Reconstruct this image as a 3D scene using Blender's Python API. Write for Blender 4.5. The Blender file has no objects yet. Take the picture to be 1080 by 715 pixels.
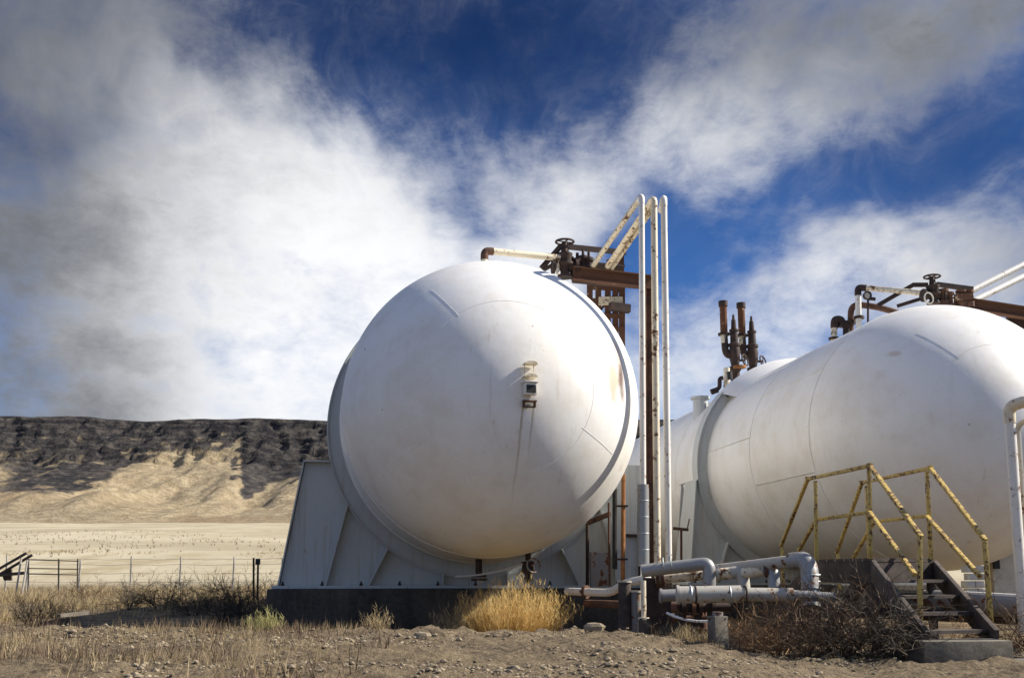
import bpy, math, random
import numpy as np
from mathutils import Vector, Matrix
random.seed(7)
rng = np.random.default_rng(11)
scene = bpy.context.scene
col = scene.collection

# ------------------------------------------------------------------ camera
F, CX, HORIZON, EYE = 1050.0, 540.0, 603.0, 1.0
PITCH = math.radians(9.0)
S = HORIZON - 357.5 - F * math.tan(PITCH)
cp, sp = math.cos(PITCH), math.sin(PITCH)

def at(px, py, Y):
    """the point of the place that stands Y metres ahead on the sight line of a photo pixel"""
    a = (px - CX) / F
    b = -(py - 357.5 - S) / F
    d = Vector((a, cp - b * sp, sp + b * cp))
    return Vector((0, 0, EYE)) + d * (Y / d.y)

def proj(x, y, z):
    dz = z - EYE
    dep = y * cp + dz * sp
    v = -y * sp + dz * cp
    return CX + F * x / dep, 357.5 + S - F * v / dep

cam_d = bpy.data.cameras.new('camera')
cam = bpy.data.objects.new('camera', cam_d)
col.objects.link(cam)
cam.location = (0, 0, EYE)
cam.rotation_euler = (math.pi / 2 + PITCH, 0, 0)
cam_d.sensor_width = 36
cam_d.lens = F / 1080 * 36
cam_d.shift_y = S / 1080
cam_d.clip_end = 20000
cam_d.clip_start = 0.05
scene.camera = cam

SUN = Vector((0.79, 0.05, 0.61)).normalized()

# ------------------------------------------------------------------ object helpers
def tag(o, label=None, cat=None, group=None, kind=None):
    if label: o['label'] = label
    if cat: o['category'] = cat
    if group: o['group'] = group
    if kind: o['kind'] = kind
    return o

def thing(name, label, cat, loc, group=None, rotz=0.0):
    o = bpy.data.objects.new(name, None)
    col.objects.link(o)
    o.location = loc
    o.rotation_euler = (0, 0, rotz)
    o.empty_display_size = 0.2
    o['_m'] = 1
    del o['_m']
    ROOT[o.name] = (Matrix.Translation(Vector(loc)) @ Matrix.Rotation(rotz, 4, 'Z')).inverted()
    return tag(o, label, cat, group)

ROOT = {}

def dup(o, loc, rotz=0.0, scale=None, label=None, parent=None):
    c = o.copy()
    col.objects.link(c)
    if parent is not None:
        c.parent = parent
    else:
        c.location = loc
        c.rotation_euler = (0, 0, rotz)
        if scale: c.scale = scale
        if label: c['label'] = label
    for ch in [k for k in bpy.data.objects if k.parent == o]:
        dup(ch, None, parent=c)
    return c

class MB:
    """collects shapes in world space and links them as one mesh object"""
    def __init__(s):
        s.v = []; s.f = []
    def add(s, vs, fs):
        n = len(s.v)
        s.v.extend([tuple(p) for p in vs])
        s.f.extend([tuple(i + n for i in f) for f in fs])
        return s
    def box(s, c, size, R=None):
        c = Vector(c); h = Vector(size) / 2
        vs = []
        for z in (-1, 1):
            for x, y in ((-1, -1), (1, -1), (1, 1), (-1, 1)):
                p = Vector((x * h.x, y * h.y, z * h.z))
                if R is not None: p = R @ p
                vs.append(c + p)
        return s.add(vs, [(3, 2, 1, 0), (4, 5, 6, 7), (0, 1, 5, 4), (1, 2, 6, 5), (2, 3, 7, 6), (3, 0, 4, 7)])
    def bar(s, a, b, w, h, up=(0, 0, 1)):
        """square bar from a to b, w sideways, h along up"""
        a = Vector(a); b = Vector(b)
        t = (b - a).normalized(); u = Vector(up)
        sd = t.cross(u)
        if sd.length < 1e-4: sd = t.cross(Vector((1, 0, 0)))
        sd.normalize(); u = sd.cross(t).normalized()
        vs = []
        for p in (a, b):
            for i, j in ((-1, -1), (1, -1), (1, 1), (-1, 1)):
                vs.append(p + sd * (i * w / 2) + u * (j * h / 2))
        return s.add(vs, [(0, 1, 2, 3), (7, 6, 5, 4), (0, 4, 5, 1), (1, 5, 6, 2), (2, 6, 7, 3), (3, 7, 4, 0)])
    def tube(s, pts, r, n=12, bend=0.0, caps=True):
        P = [Vector(p) for p in pts]
        if bend > 0 and len(P) > 2:
            Q = [P[0]]
            for i in range(1, len(P) - 1):
                a, b, c = P[i - 1], P[i], P[i + 1]
                d1 = min(bend, (a - b).length * .49); d2 = min(bend, (c - b).length * .49)
                p0 = b + (a - b).normalized() * d1; p2 = b + (c - b).normalized() * d2
                for k in range(8):
                    t = k / 7
                    Q.append(p0 * (1 - t) ** 2 + b * (2 * t * (1 - t)) + p2 * t * t)
            Q.append(P[-1]); P = Q
        rs = r if isinstance(r, (list, tuple)) else [r] * len(P)
        t0 = (P[1] - P[0]).normalized()
        ref = Vector((0, 0, 1)) if abs(t0.z) < .9 else Vector((1, 0, 0))
        nn = t0.cross(ref).normalized()
        vs = []
        for i, p in enumerate(P):
            if i == 0: t = t0
            elif i == len(P) - 1: t = (P[i] - P[i - 1]).normalized()
            else: t = ((P[i + 1] - P[i]).normalized() + (P[i] - P[i - 1]).normalized()).normalized()
            nn = (nn - t * nn.dot(t)).normalized()
            bb = t.cross(nn)
            for k in range(n):
                a = 2 * math.pi * k / n
                vs.append(p + (nn * math.cos(a) + bb * math.sin(a)) * rs[i])
        fs = []
        for i in range(len(P) - 1):
            for k in range(n):
                k2 = (k + 1) % n
                fs.append((i * n + k, i * n + k2, (i + 1) * n + k2, (i + 1) * n + k))
        if caps:
            fs.append(tuple(range(n - 1, -1, -1)))
            m = (len(P) - 1) * n
            fs.append(tuple(range(m, m + n)))
        return s.add(vs, fs)
    def lathe(s, prof, o, ax, n=96, a0=0.0, a1=2 * math.pi, xref=None):
        """prof = [(distance along axis, radius)]"""
        o = Vector(o); ax = Vector(ax).normalized()
        xr = Vector(xref) if xref is not None else (Vector((0, 0, 1)) if abs(ax.z) < .9 else Vector((1, 0, 0)))
        xr = (xr - ax * xr.dot(ax)).normalized(); yr = ax.cross(xr)
        full = abs(a1 - a0 - 2 * math.pi) < 1e-6
        m = n if full else n + 1
        vs = []; ids = []
        for (d, r) in prof:
            if r < 1e-6:
                ids.append([len(vs)] * m); vs.append(o + ax * d)
            else:
                row = []
                for k in range(m):
                    a = a0 + (a1 - a0) * k / n
                    row.append(len(vs)); vs.append(o + ax * d + (xr * math.cos(a) + yr * math.sin(a)) * r)
                ids.append(row)
        fs = []
        for i in range(len(prof) - 1):
            for k in range(n):
                k2 = (k + 1) % m if full else k + 1
                q = [ids[i][k], ids[i][k2], ids[i + 1][k2], ids[i + 1][k]]
                q2 = []
                for t in q:
                    if t not in q2: q2.append(t)
                if len(q2) > 2: fs.append(tuple(q2))
        return s.add(vs, fs)
    def disc_flange(s, c, ax, r, t, n=20):
        ax = Vector(ax).normalized()
        return s.lathe([(-t / 2, 0), (-t / 2, r), (t / 2, r), (t / 2, 0)], c, ax, n)
    def torus(s, c, ax, R, r, n=28, m=8):
        pr = [(r * math.sin(2 * math.pi * k / m), R + r * math.cos(2 * math.pi * k / m)) for k in range(m + 1)]
        return s.lathe(pr, c, ax, n)
    def prism(s, poly, ext):
        """poly = planar points, ext = extrusion vector"""
        n = len(poly); e = Vector(ext)
        vs = [Vector(p) for p in poly] + [Vector(p) + e for p in poly]
        fs = [tuple(range(n)), tuple(range(2 * n - 1, n - 1, -1))]
        for i in range(n):
            j = (i + 1) % n
            fs.append((i, i + n, j + n, j))
        return s.add(vs, fs)
    def build(s, name, mat, parent=None, smooth=35, bevel=0.0, root=None):
        me = bpy.data.meshes.new(name)
        vs = np.array(s.v, dtype=float).reshape(-1, 3)
        loc = None
        if parent is None:
            lo, hi = vs.min(0), vs.max(0)
            loc = Vector(((lo[0] + hi[0]) / 2, (lo[1] + hi[1]) / 2, lo[2]))
            vs = vs - np.array(loc)
            ROOT_M = Matrix.Translation(loc).inverted()
        else:
            ROOT_M = ROOT[parent.name]
            M = np.array(ROOT_M)
            vs = vs @ M[:3, :3].T + M[:3, 3]
        me.from_pydata(vs.tolist(), [], s.f)
        me.update()
        import bmesh
        if len(s.f) < 200000:
            bm = bmesh.new(); bm.from_mesh(me)
            bmesh.ops.recalc_face_normals(bm, faces=bm.faces)
            if bevel > 0:
                es = [e for e in bm.edges if len(e.link_faces) == 2 and e.calc_face_angle(0) > .7]
                bmesh.ops.bevel(bm, geom=es, offset=bevel, segments=2, affect='EDGES', profile=.6)
            bm.to_mesh(me); bm.free()
        if smooth:
            me.shade_smooth()
            me.set_sharp_from_angle(angle=math.radians(smooth))
        me.materials.append(mat)
        o = bpy.data.objects.new(name, me)
        col.objects.link(o)
        if parent is not None: o.parent = parent
        else: o.location = loc
        ROOT[o.name] = ROOT_M
        return o

# ------------------------------------------------------------------ materials
class NT:
    def __init__(s, tree):
        s.t = tree
    def n(s, typ, **kw):
        nd = s.t.nodes.new(typ)
        for k, v in kw.items():
            if k.startswith('i_'):
                key = k[2:]
                key = int(key) if key.isdigit() else key.replace('_', ' ')
                s.set(nd.inputs[key], v)
            else: setattr(nd, k, v)
        return nd
    def set(s, inp, v):
        if hasattr(v, 'is_linked') or isinstance(v, bpy.types.NodeSocket): s.t.links.new(v, inp)
        else:
            try: inp.default_value = v
            except Exception: inp.default_value = tuple(v) + (1,)
    def m(s, op, a, b=0.0, c=None, clamp=False):
        nd = s.t.nodes.new('ShaderNodeMath'); nd.operation = op; nd.use_clamp = clamp
        s.set(nd.inputs[0], a); s.set(nd.inputs[1], b)
        if c is not None: s.set(nd.inputs[2], c)
        return nd.outputs[0]
    def vm(s, op, a, b):
        nd = s.t.nodes.new('ShaderNodeVectorMath'); nd.operation = op
        s.set(nd.inputs[0], a); s.set(nd.inputs[1], b)
        return nd.outputs[0]
    def mix(s, fac, a, b, blend='MIX'):
        nd = s.t.nodes.new('ShaderNodeMixRGB'); nd.blend_type = blend
        s.set(nd.inputs[0], fac)
        for i, c in ((1, a), (2, b)):
            s.set(nd.inputs[i], tuple(c) + (1,) if isinstance(c, (tuple, list)) and len(c) == 3 else c)
        return nd.outputs[0]
    def noise(s, vec, scale, detail=5, rough=.6, out=0, **kw):
        nd = s.t.nodes.new('ShaderNodeTexNoise')
        if vec is not None: s.t.links.new(vec, nd.inputs['Vector'])
        nd.inputs['Scale'].default_value = scale
        nd.inputs['Detail'].default_value = detail
        nd.inputs['Roughness'].default_value = rough
        for k, v in kw.items(): nd.inputs[k].default_value = v
        return nd.outputs[out]
    def step(s, x, lo, hi):
        nd = s.t.nodes.new('ShaderNodeMapRange'); nd.interpolation_type = 'SMOOTHSTEP'
        s.set(nd.inputs[0], x); s.set(nd.inputs[1], lo); s.set(nd.inputs[2], hi)
        nd.inputs[3].default_value = 0; nd.inputs[4].default_value = 1
        return nd.outputs[0]
    def scale3(s, vec, x, y, z):
        return s.vm('MULTIPLY', vec, (x, y, z))
    def sep(s, vec):
        nd = s.t.nodes.new('ShaderNodeSeparateXYZ'); s.t.links.new(vec, nd.inputs[0])
        return nd.outputs[0], nd.outputs[1], nd.outputs[2]

def material(name):
    m = bpy.data.materials.new(name); m.use_nodes = True
    t = m.node_tree
    b = t.nodes['Principled BSDF']
    nt = NT(t)
    co = t.nodes.new('ShaderNodeTexCoord').outputs['Object']
    return m, nt, b, co

def bump(nt, b, h, strength=.3, dist=.02):
    nd = nt.n('ShaderNodeBump', i_Strength=strength, i_Distance=dist)
    nt.set(nd.inputs['Height'], h)
    nt.t.links.new(nd.outputs[0], b.inputs['Normal'])

def world_offset(nt, co):
    inf = nt.n('ShaderNodeObjectInfo')
    return nt.vm('ADD', co, inf.outputs['Location'])

def painted(name, base, rust=.1, rough=.45, rcol=((.19, .075, .028), (.045, .022, .014)), scale=3.0, streak=.25, metal=0.0, dirt=(.35, .29, .2)):
    """paint that has weathered: grime, vertical streaks, rust breaking through"""
    m, nt, b, co = material(name)
    co = world_offset(nt, co)
    big = nt.noise(co, scale * .4, 4, .6)
    fine = nt.noise(co, scale * 6, 6, .65)
    st = nt.noise(nt.scale3(co, 1, 1, .06), scale * 5, 4, .6)
    grime = nt.m('MULTIPLY', nt.step(st, .5, .78), streak)
    c = nt.mix(grime, base, dirt)
    c = nt.mix(nt.m('MULTIPLY', nt.step(fine, .35, .75), .12), c, tuple(x * .55 for x in base))
    patch = nt.noise(co, scale * 1.6, 8, .7)
    lo = .86 - rust * .75
    clus = nt.m('MULTIPLY', nt.m('SUBTRACT', nt.noise(co, scale * .22, 3, .6), .5), .55)
    big = nt.m('ADD', big, nt.m('MULTIPLY', clus, 2.2))
    mask = nt.step(nt.m('ADD', nt.m('MULTIPLY', patch, .75), nt.m('MULTIPLY', big, .25)), lo * .78, lo * .78 + .05)
    rc = nt.mix(nt.noise(co, scale * 9, 5, .7), rcol[1], rcol[0])
    halo = nt.step(nt.m('ADD', nt.m('MULTIPLY', patch, .75), nt.m('MULTIPLY', big, .25)), lo * .78 - .07, lo * .78 + .04)
    c = nt.mix(nt.m('MULTIPLY', halo, .35), c, (.42, .27, .13))
    c = nt.mix(mask, c, rc)
    nt.set(b.inputs['Base Color'], c)
    nt.set(b.inputs['Roughness'], nt.m('ADD', nt.m('MULTIPLY', mask, .4), rough))
    b.inputs['Metallic'].default_value = metal
    bump(nt, b, nt.m('ADD', nt.m('MULTIPLY', fine, .4), nt.m('MULTIPLY', mask, .6)), .25, .006)
    return m

def plain_noise(name, c1, c2, scale=6.0, rough=.85, bmp=.4, bd=.01, streakz=1.0, metal=0.0):
    m, nt, b, co = material(name)
    co = world_offset(nt, co)
    n1 = nt.noise(nt.scale3(co, 1, 1, streakz), scale, 8, .65)
    n2 = nt.noise(co, scale * 7, 5, .6)
    f = nt.step(nt.m('ADD', nt.m('MULTIPLY', n1, .7), nt.m('MULTIPLY', n2, .3)), .33, .67)
    nt.set(b.inputs['Base Color'], nt.mix(f, c1, c2))
    b.inputs['Roughness'].default_value = rough
    b.inputs['Metallic'].default_value = metal
    bump(nt, b, nt.m('ADD', nt.m('MULTIPLY', n1, .5), nt.m('MULTIPLY', n2, .5)), bmp, bd)
    return m

def foliage(name, c1, c2, transl=.35):
    m, nt, b, co = material(name)
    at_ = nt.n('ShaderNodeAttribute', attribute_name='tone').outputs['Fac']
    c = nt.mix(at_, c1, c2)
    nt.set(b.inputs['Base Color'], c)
    b.inputs['Roughness'].default_value = .8
    tr = nt.n('ShaderNodeBsdfTranslucent'); nt.set(tr.inputs[0], c)
    mx = nt.n('ShaderNodeMixShader', i_Fac=transl)
    nt.t.links.new(b.outputs[0], mx.inputs[1]); nt.t.links.new(tr.outputs[0], mx.inputs[2])
    nt.t.links.new(mx.outputs[0], nt.t.nodes['Material Output'].inputs[0])
    return m

RUST = plain_noise('rust', (.045, .026, .018), (.17, .078, .043), 5, .9, .6, .012)
RUST_DARK = plain_noise('dark rust', (.016, .011, .009), (.06, .03, .02), 9, .8, .6, .01)
RUST_ORANGE = plain_noise('orange rust', (.16, .06, .015), (.4, .17, .045), 7, .85, .5, .008)
RUST_BEAM = painted('rusted steel beam', (.42, .33, .22), .62, .7, rcol=((.17, .078, .043), (.05, .027, .018)), scale=6)
CREAM = painted('cream pipe paint', (.70, .62, .46), .2, .5, scale=9)
WHITE_PIPE = painted('white pipe paint', (.74, .71, .64), .13, .42, scale=9)
SILVER = painted('dull silver lagging', (.30, .30, .29), .12, .42, scale=7, streak=.5, metal=.35)
PALE_LAG = painted('pale lagging', (.40, .38, .33), .16, .5, scale=8, streak=.6, metal=.1)
YELLOW = painted('yellow rail paint', (.52, .37, .085), .26, .5, rcol=((.11, .045, .02), (.03, .015, .01)), scale=17)
SADDLE = painted('grey saddle paint', (.47, .49, .48), .0, .55, scale=2.6, streak=.7)
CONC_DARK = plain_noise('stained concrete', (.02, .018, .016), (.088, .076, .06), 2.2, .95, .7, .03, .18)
CONC = plain_noise('pale concrete', (.075, .065, .05), (.19, .168, .13), 4, .92, .5, .012)
PLANK = plain_noise('weathered wood', (.030, .024, .020), (.10, .075, .06), 6, .9, .6, .01)
STEEL_GREY = painted('grey steel', (.2, .2, .2), .25, .6, scale=5)
STUCCO = plain_noise('pale block wall', (.45, .43, .36), (.62, .59, .5), 5, .95, .5, .02)
BLACK = plain_noise('dark opening', (.012, .012, .012), (.03, .028, .025), 5, .7, .3, .005)
GALV = plain_noise('galvanised sheet', (.3, .32, .32), (.46, .48, .48), 3, .5, .2, .004, .15, .4)
WOODPOST = plain_noise('grey fence post', (.3, .28, .24), (.48, .45, .39), 8, .85, .5, .008, .2)
GOLD = foliage('golden grass', (.50, .29, .08), (.90, .76, .38), .5)
STRAW = foliage('dry straw', (.30, .22, .11), (.56, .45, .26), .3)
TWIG = foliage('dry twigs', (.06, .036, .02), (.19, .115, .062), .1)
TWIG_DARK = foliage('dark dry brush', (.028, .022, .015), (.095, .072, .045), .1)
GREENISH = foliage('yellow green weed', (.25, .25, .08), (.62, .55, .26), .35)

def tank_paint(name, stains=(), streaks=()):
    """white tank enamel; stains = (centre, radii, strength) of rust bleed, streaks = (x, z top, z bottom, half width)"""
    m, nt, b, co = material(name)
    big = nt.noise(co, .5, 4, .55)
    mid = nt.noise(co, 2.2, 6, .65)
    fine = nt.noise(co, 22, 5, .6)
    vst = nt.noise(nt.scale3(co, 1, 1, .05), 5.5, 5, .65)
    c = nt.mix(nt.m('MULTIPLY', nt.step(big, .35, .7), .55), (.80, .79, .755), (.745, .725, .67))
    c = nt.mix(nt.m('MULTIPLY', nt.step(vst, .52, .8), .22), c, (.56, .5, .4))
    c = nt.mix(nt.m('MULTIPLY', nt.step(mid, .55, .8), .22), c, (.60, .55, .46))
    c = nt.mix(nt.m('MULTIPLY', nt.step(fine, .66, .76), .3), c, (.55, .5, .42))
    spot = nt.noise(co, 9, 2, .5)
    c = nt.mix(nt.m('MULTIPLY', nt.step(spot, .755, .79), .7), c, (.30, .18, .09))
    x, y, z = nt.sep(co)
    dust = nt.noise(co, 1.1, 7, .7)
    c = nt.mix(nt.m('MULTIPLY', nt.step(dust, .42, .66), .34), c, (.60, .535, .43))
    speck = nt.noise(co, 34, 2, .5)
    c = nt.mix(nt.m('MULTIPLY', nt.step(speck, .70, .76), .45), c, (.33, .27, .2))
    runs = nt.noise(nt.scale3(co, 1, 1, .035), 9, 3, .6)
    c = nt.mix(nt.m('MULTIPLY', nt.m('MULTIPLY', nt.step(runs, .60, .74), nt.step(big, .4, .62)), .40), c, (.45, .38, .28))
    for st_ in stains:
        cc, rr, stg = st_[:3]; scol_ = st_[3] if len(st_) > 3 else (.45, .24, .085)
        d = None
        for q, k, r in zip((x, y, z), cc, rr):
            e = nt.m('POWER', nt.m('DIVIDE', nt.m('SUBTRACT', q, k), r), 2)
            d = e if d is None else nt.m('ADD', d, e)
        g = nt.step(nt.m('ADD', nt.m('SUBTRACT', 1.0, d), nt.m('MULTIPLY', nt.m('SUBTRACT', mid, .5), 1.6)), 0, 1)
        c = nt.mix(nt.m('MULTIPLY', g, stg), c, scol_)
    for (sx, zt, zb, hw) in streaks:
        wob = nt.m('MULTIPLY', nt.m('SUBTRACT', nt.noise(nt.scale3(co, .3, .3, 1), 2.0, 3), .5), .05)
        dx = nt.m('ABSOLUTE', nt.m('SUBTRACT', nt.m('ADD', x, wob), nt.m('ADD', sx, nt.m('MULTIPLY', nt.m('SUBTRACT', zt, z), -.06))))
        g = nt.m('SUBTRACT', 1.0, nt.step(dx, hw * .3, hw))
        up = nt.m('SUBTRACT', 1.0, nt.step(z, zt, zt + .02))
        dn = nt.step(z, zb, zt)
        front = nt.m('LESS_THAN', y, -1.0)
        g = nt.m('MULTIPLY', nt.m('MULTIPLY', g, up), nt.m('MULTIPLY', dn, front))
        c = nt.mix(nt.m('MULTIPLY', g, .6), c, (.30, .22, .12))
    nt.set(b.inputs['Base Color'], c)
    nt.set(b.inputs['Roughness'], nt.m('ADD', .38, nt.m('MULTIPLY', mid, .2)))
    bump(nt, b, nt.m('ADD', nt.m('MULTIPLY', big, 1.0), nt.m('ADD', nt.m('MULTIPLY', mid, .22), nt.m('MULTIPLY', fine, .012))), .3, .055)
    return m

# ------------------------------------------------------------------ sky and sun
def build_world():
    w = bpy.data.worlds.new('World'); scene.world = w; w.use_nodes = True
    t = w.node_tree; nt = NT(t)
    bg = t.nodes['Background']; bg.inputs[1].default_value = 0.059
    sky = nt.n('ShaderNodeTexSky', sky_type='NISHITA', sun_disc=False)
    sky.sun_elevation = math.asin(SUN.z)
    sky.sun_rotation = math.atan2(SUN.x, SUN.y)
    sky.air_density = 1.0; sky.dust_density = .4; sky.ozone_density = 2.5
    d = nt.n('ShaderNodeTexCoord').outputs['Generated']
    x, y, z = nt.sep(d)
    yy = nt.m('MAXIMUM', y, .12)
    u = nt.m('DIVIDE', x, yy); v = nt.m('DIVIDE', z, yy)
    uv = nt.n('ShaderNodeCombineXYZ'); nt.set(uv.inputs[0], u); nt.set(uv.inputs[1], v)
    uv = uv.outputs[0]
    # swirl at two scales so that no edge stays smooth
    wx, wy, wz = nt.sep(nt.noise(d, 1.7, 2, .5, out=1))
    w2x, w2y, w2z = nt.sep(nt.noise(d, 6.5, 3, .6, out=1))
    wu0 = nt.m('ADD', u, nt.m('MULTIPLY', nt.m('SUBTRACT', wx, .5), .30))
    wv0 = nt.m('ADD', v, nt.m('MULTIPLY', nt.m('SUBTRACT', wy, .5), .30))
    wu = nt.m('ADD', wu0, nt.m('MULTIPLY', nt.m('SUBTRACT', w2x, .5), .16))
    wv = nt.m('ADD', wv0, nt.m('MULTIPLY', nt.m('SUBTRACT', w2y, .5), .16))
    def uvp(px, py):
        p = at(px, py, 1.0) - Vector((0, 0, EYE))
        return p.x, p.z
    def blob(px, py, rx, ry, wgt, ang=0.0):
        cu, cv = uvp(px, py)
        a = math.radians(ang)
        du = nt.m('SUBTRACT', wu, cu); dv = nt.m('SUBTRACT', wv, cv)
        e1 = nt.m('ADD', nt.m('MULTIPLY', du, math.cos(a)), nt.m('MULTIPLY', dv, math.sin(a)))
        e2 = nt.m('SUBTRACT', nt.m('MULTIPLY', dv, math.cos(a)), nt.m('MULTIPLY', du, math.sin(a)))
        q = nt.m('ADD', nt.m('POWER', nt.m('DIVIDE', e1, rx / F), 2), nt.m('POWER', nt.m('DIVIDE', e2, ry / F), 2))
        return nt.m('MULTIPLY', nt.m('EXPONENT', nt.m('MULTIPLY', q, -1.0)), wgt)
    def total(lst):
        r = lst[0]
        for q in lst[1:]: r = nt.m('ADD', r, q)
        return r
    cover = total([
        blob(290, 300, 320, 170, .62), blob(440, 225, 130, 65, .28, -8), blob(200, 440, 330, 80, .34),
        blob(20, 260, 260, 230, .42), blob(-10, 300, 160, 90, .10, -20), blob(230, 100, 300, 95, .36, -24), blob(110, 10, 240, 90, .30, -20),
        blob(640, 215, 210, 62, .36, 30), blob(800, 110, 300, 90, .46, 22), blob(1040, 20, 280, 100, .42, 12),
        blob(850, 305, 230, 60, .40, 18), blob(1080, 265, 180, 60, .36, 12), blob(760, 370, 130, 70, .28, 30),
        blob(545, 40, 190, 115, -.66), blob(910, 195, 300, 50, -.46, 18), blob(745, 290, 90, 70, -.40), blob(330, 20, 120, 60, -.15),
        blob(250, 330, 80, 40, -.24, -25), blob(50, 110, 140, 45, -.30, 10), blob(380, 60, 120, 60, -.08),
        blob(960, 130, 160, 30, -.10, 15), blob(545, 165, 60, 40, -.18), blob(220, 40, 120, 40, -.16, -15),
    ])
    # feathered streaks fanning from low in the middle, and puffy detail
    cu, cv = uvp(600, 420)
    du = nt.m('SUBTRACT', wu0, cu); dv = nt.m('SUBTRACT', wv0, cv)
    ang = nt.m('ARCTAN2', dv, du)
    rad = nt.m('SQRT', nt.m('ADD', nt.m('MULTIPLY', du, du), nt.m('MULTIPLY', dv, dv)))
    pol = nt.n('ShaderNodeCombineXYZ'); nt.set(pol.inputs[0], nt.m('MULTIPLY', ang, 3.0)); nt.set(pol.inputs[1], nt.m('MULTIPLY', rad, 3.2))
    st = nt.noise(pol.outputs[0], 2.0, 4, .55)
    fade = nt.step(rad, .15, .42)
    st = nt.m('ADD', nt.m('MULTIPLY', nt.m('SUBTRACT', st, .5), fade), .5)
    st2 = nt.noise(nt.scale3(pol.outputs[0], 3.0, 1.0, 1), 3.1, 6, .62)
    puff = nt.noise(nt.scale3(d, 1, 1, 1.7), 4.6, 10, .66)
    fine = nt.noise(nt.scale3(d, 1, 1, 2.0), 15, 9, .7)
    curl = nt.noise(nt.vm('ADD', nt.scale3(d, 1, 1, 1.8), nt.vm('MULTIPLY', nt.noise(d, 5, 3, .6, out=1), (.26, .26, .26))), 3.3, 10, .68)
    nz = total([nt.m('MULTIPLY', st, .17), nt.m('MULTIPLY', curl, .40), nt.m('MULTIPLY', puff, .27), nt.m('MULTIPLY', fine, .19)])
    # behind the camera: loose cloud everywhere
    back = nt.m('MULTIPLY', nt.step(nt.m('MULTIPLY', y, -1.0), -.2, .3), .05)
    dens = nt.m('ADD', nt.m('ADD', cover, back), nt.m('MULTIPLY', nt.m('SUBTRACT', nz, .5), 4.1))
    # thin torn cirrus over everything
    rg = nt.noise(nt.vm('ADD', nt.scale3(pol.outputs[0], .8, 1.1, 1), nt.vm('MULTIPLY', nt.noise(d, 4, 3, .6, out=1), (1.3, 1.3, 1.3))), 2.2, 7, .62)
    ridge = nt.m('POWER', nt.m('SUBTRACT', 1.0, nt.m('ABSOLUTE', nt.m('SUBTRACT', nt.m('MULTIPLY', rg, 2.0), 1.0))), 5.0)
    cir = nt.m('MULTIPLY', nt.m('MULTIPLY', nt.m('MULTIPLY', ridge, fade), nt.step(nt.m('ADD', dens, .0), -.75, .35)), .13)
    a = nt.m('ADD', nt.step(dens, -.12, 1.10), cir, clamp=True)
    # cloud tone: sunlit middle, lens vignetting painted in as grey at both sides
    dark = total([blob(330, 200, 900, 600, .16), blob(350, 330, 190, 150, -.22), blob(-60, 250, 270, 420, 1.1), blob(1110, 0, 420, 190, 1.05), blob(140, -20, 330, 130, .62), blob(800, 60, 260, 90, .36), blob(1140, 300, 160, 130, .6), blob(30, 420, 130, 120, .3)])
    dark = nt.m('ADD', dark, nt.m('ADD', nt.m('MULTIPLY', nt.m('SUBTRACT', puff, .5), 1.0), nt.m('ADD', nt.m('MULTIPLY', nt.m('SUBTRACT', curl, .5), .9), nt.m('MULTIPLY', nt.m('SUBTRACT', fine, .5), .5))))
    dark = nt.m('MULTIPLY', nt.step(dark, -.15, 1.55), .97)
    ccol = nt.mix(dark, (10.2, 10.3, 10.45), (1.25, 1.36, 1.62))
    deep = total([blob(560, 0, 420, 210, .75), blob(60, 40, 260, 180, .6), blob(1100, 180, 300, 220, .55)])
    scol = nt.mix(1.0, sky.outputs[0], (.32, .60, 1.04), 'MULTIPLY')
    scol = nt.mix(nt.m('MINIMUM', deep, .92), scol, nt.mix(1.0, scol, (.10, .11, .165), 'MULTIPLY'))
    nt.set(bg.inputs[0], nt.mix(a, scol, ccol))

build_world()
sd = bpy.data.lights.new('sun', 'SUN'); sd.energy = 5.0; sd.angle = math.radians(.55); sd.color = (1.0, .93, .82)
so = bpy.data.objects.new('sun', sd); col.objects.link(so)
so.rotation_euler = SUN.to_track_quat('Z', 'Y').to_euler()
so.location = (30, 10, 40)
scene.view_settings.view_transform = 'Standard'
scene.view_settings.look = 'None'
scene.view_settings.exposure = 0.78
scene.view_settings.gamma = 1.0
try: scene.view_settings.use_curve_mapping = False
except Exception: pass
scene.render.engine = 'CYCLES'
scene.cycles.max_bounces = 6
scene.cycles.use_denoising = True

# ------------------------------------------------------------------ terrain
def vnoise(x, y, seed=0):
    xi = np.floor(x).astype(np.int64); yi = np.floor(y).astype(np.int64)
    fx = x - xi; fy = y - yi
    fx = fx * fx * fx * (fx * (fx * 6 - 15) + 10); fy = fy * fy * fy * (fy * (fy * 6 - 15) + 10)
    def h(a, b):
        n = (a * 374761393 + b * 668265263 + seed * 974634777) & 0xffffffff
        n = ((n ^ (n >> 13)) * 1274126177) & 0xffffffff
        return ((n ^ (n >> 16)) & 0xffff) / 65535.0
    return (h(xi, yi) * (1 - fx) + h(xi + 1, yi) * fx) * (1 - fy) + (h(xi, yi + 1) * (1 - fx) + h(xi + 1, yi + 1) * fx) * fy

def fbm(x, y, oct=5, seed=0, gain=.5):
    r = 0; a = 1; t = 0
    for i in range(oct):
        r = r + a * vnoise(x * 2 ** i, y * 2 ** i, seed + i * 17); t += a; a *= gain
    return r / t

def sstep(x, a, b):
    t = np.clip((x - a) / (b - a), 0, 1)
    return t * t * (3 - 2 * t)

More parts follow.
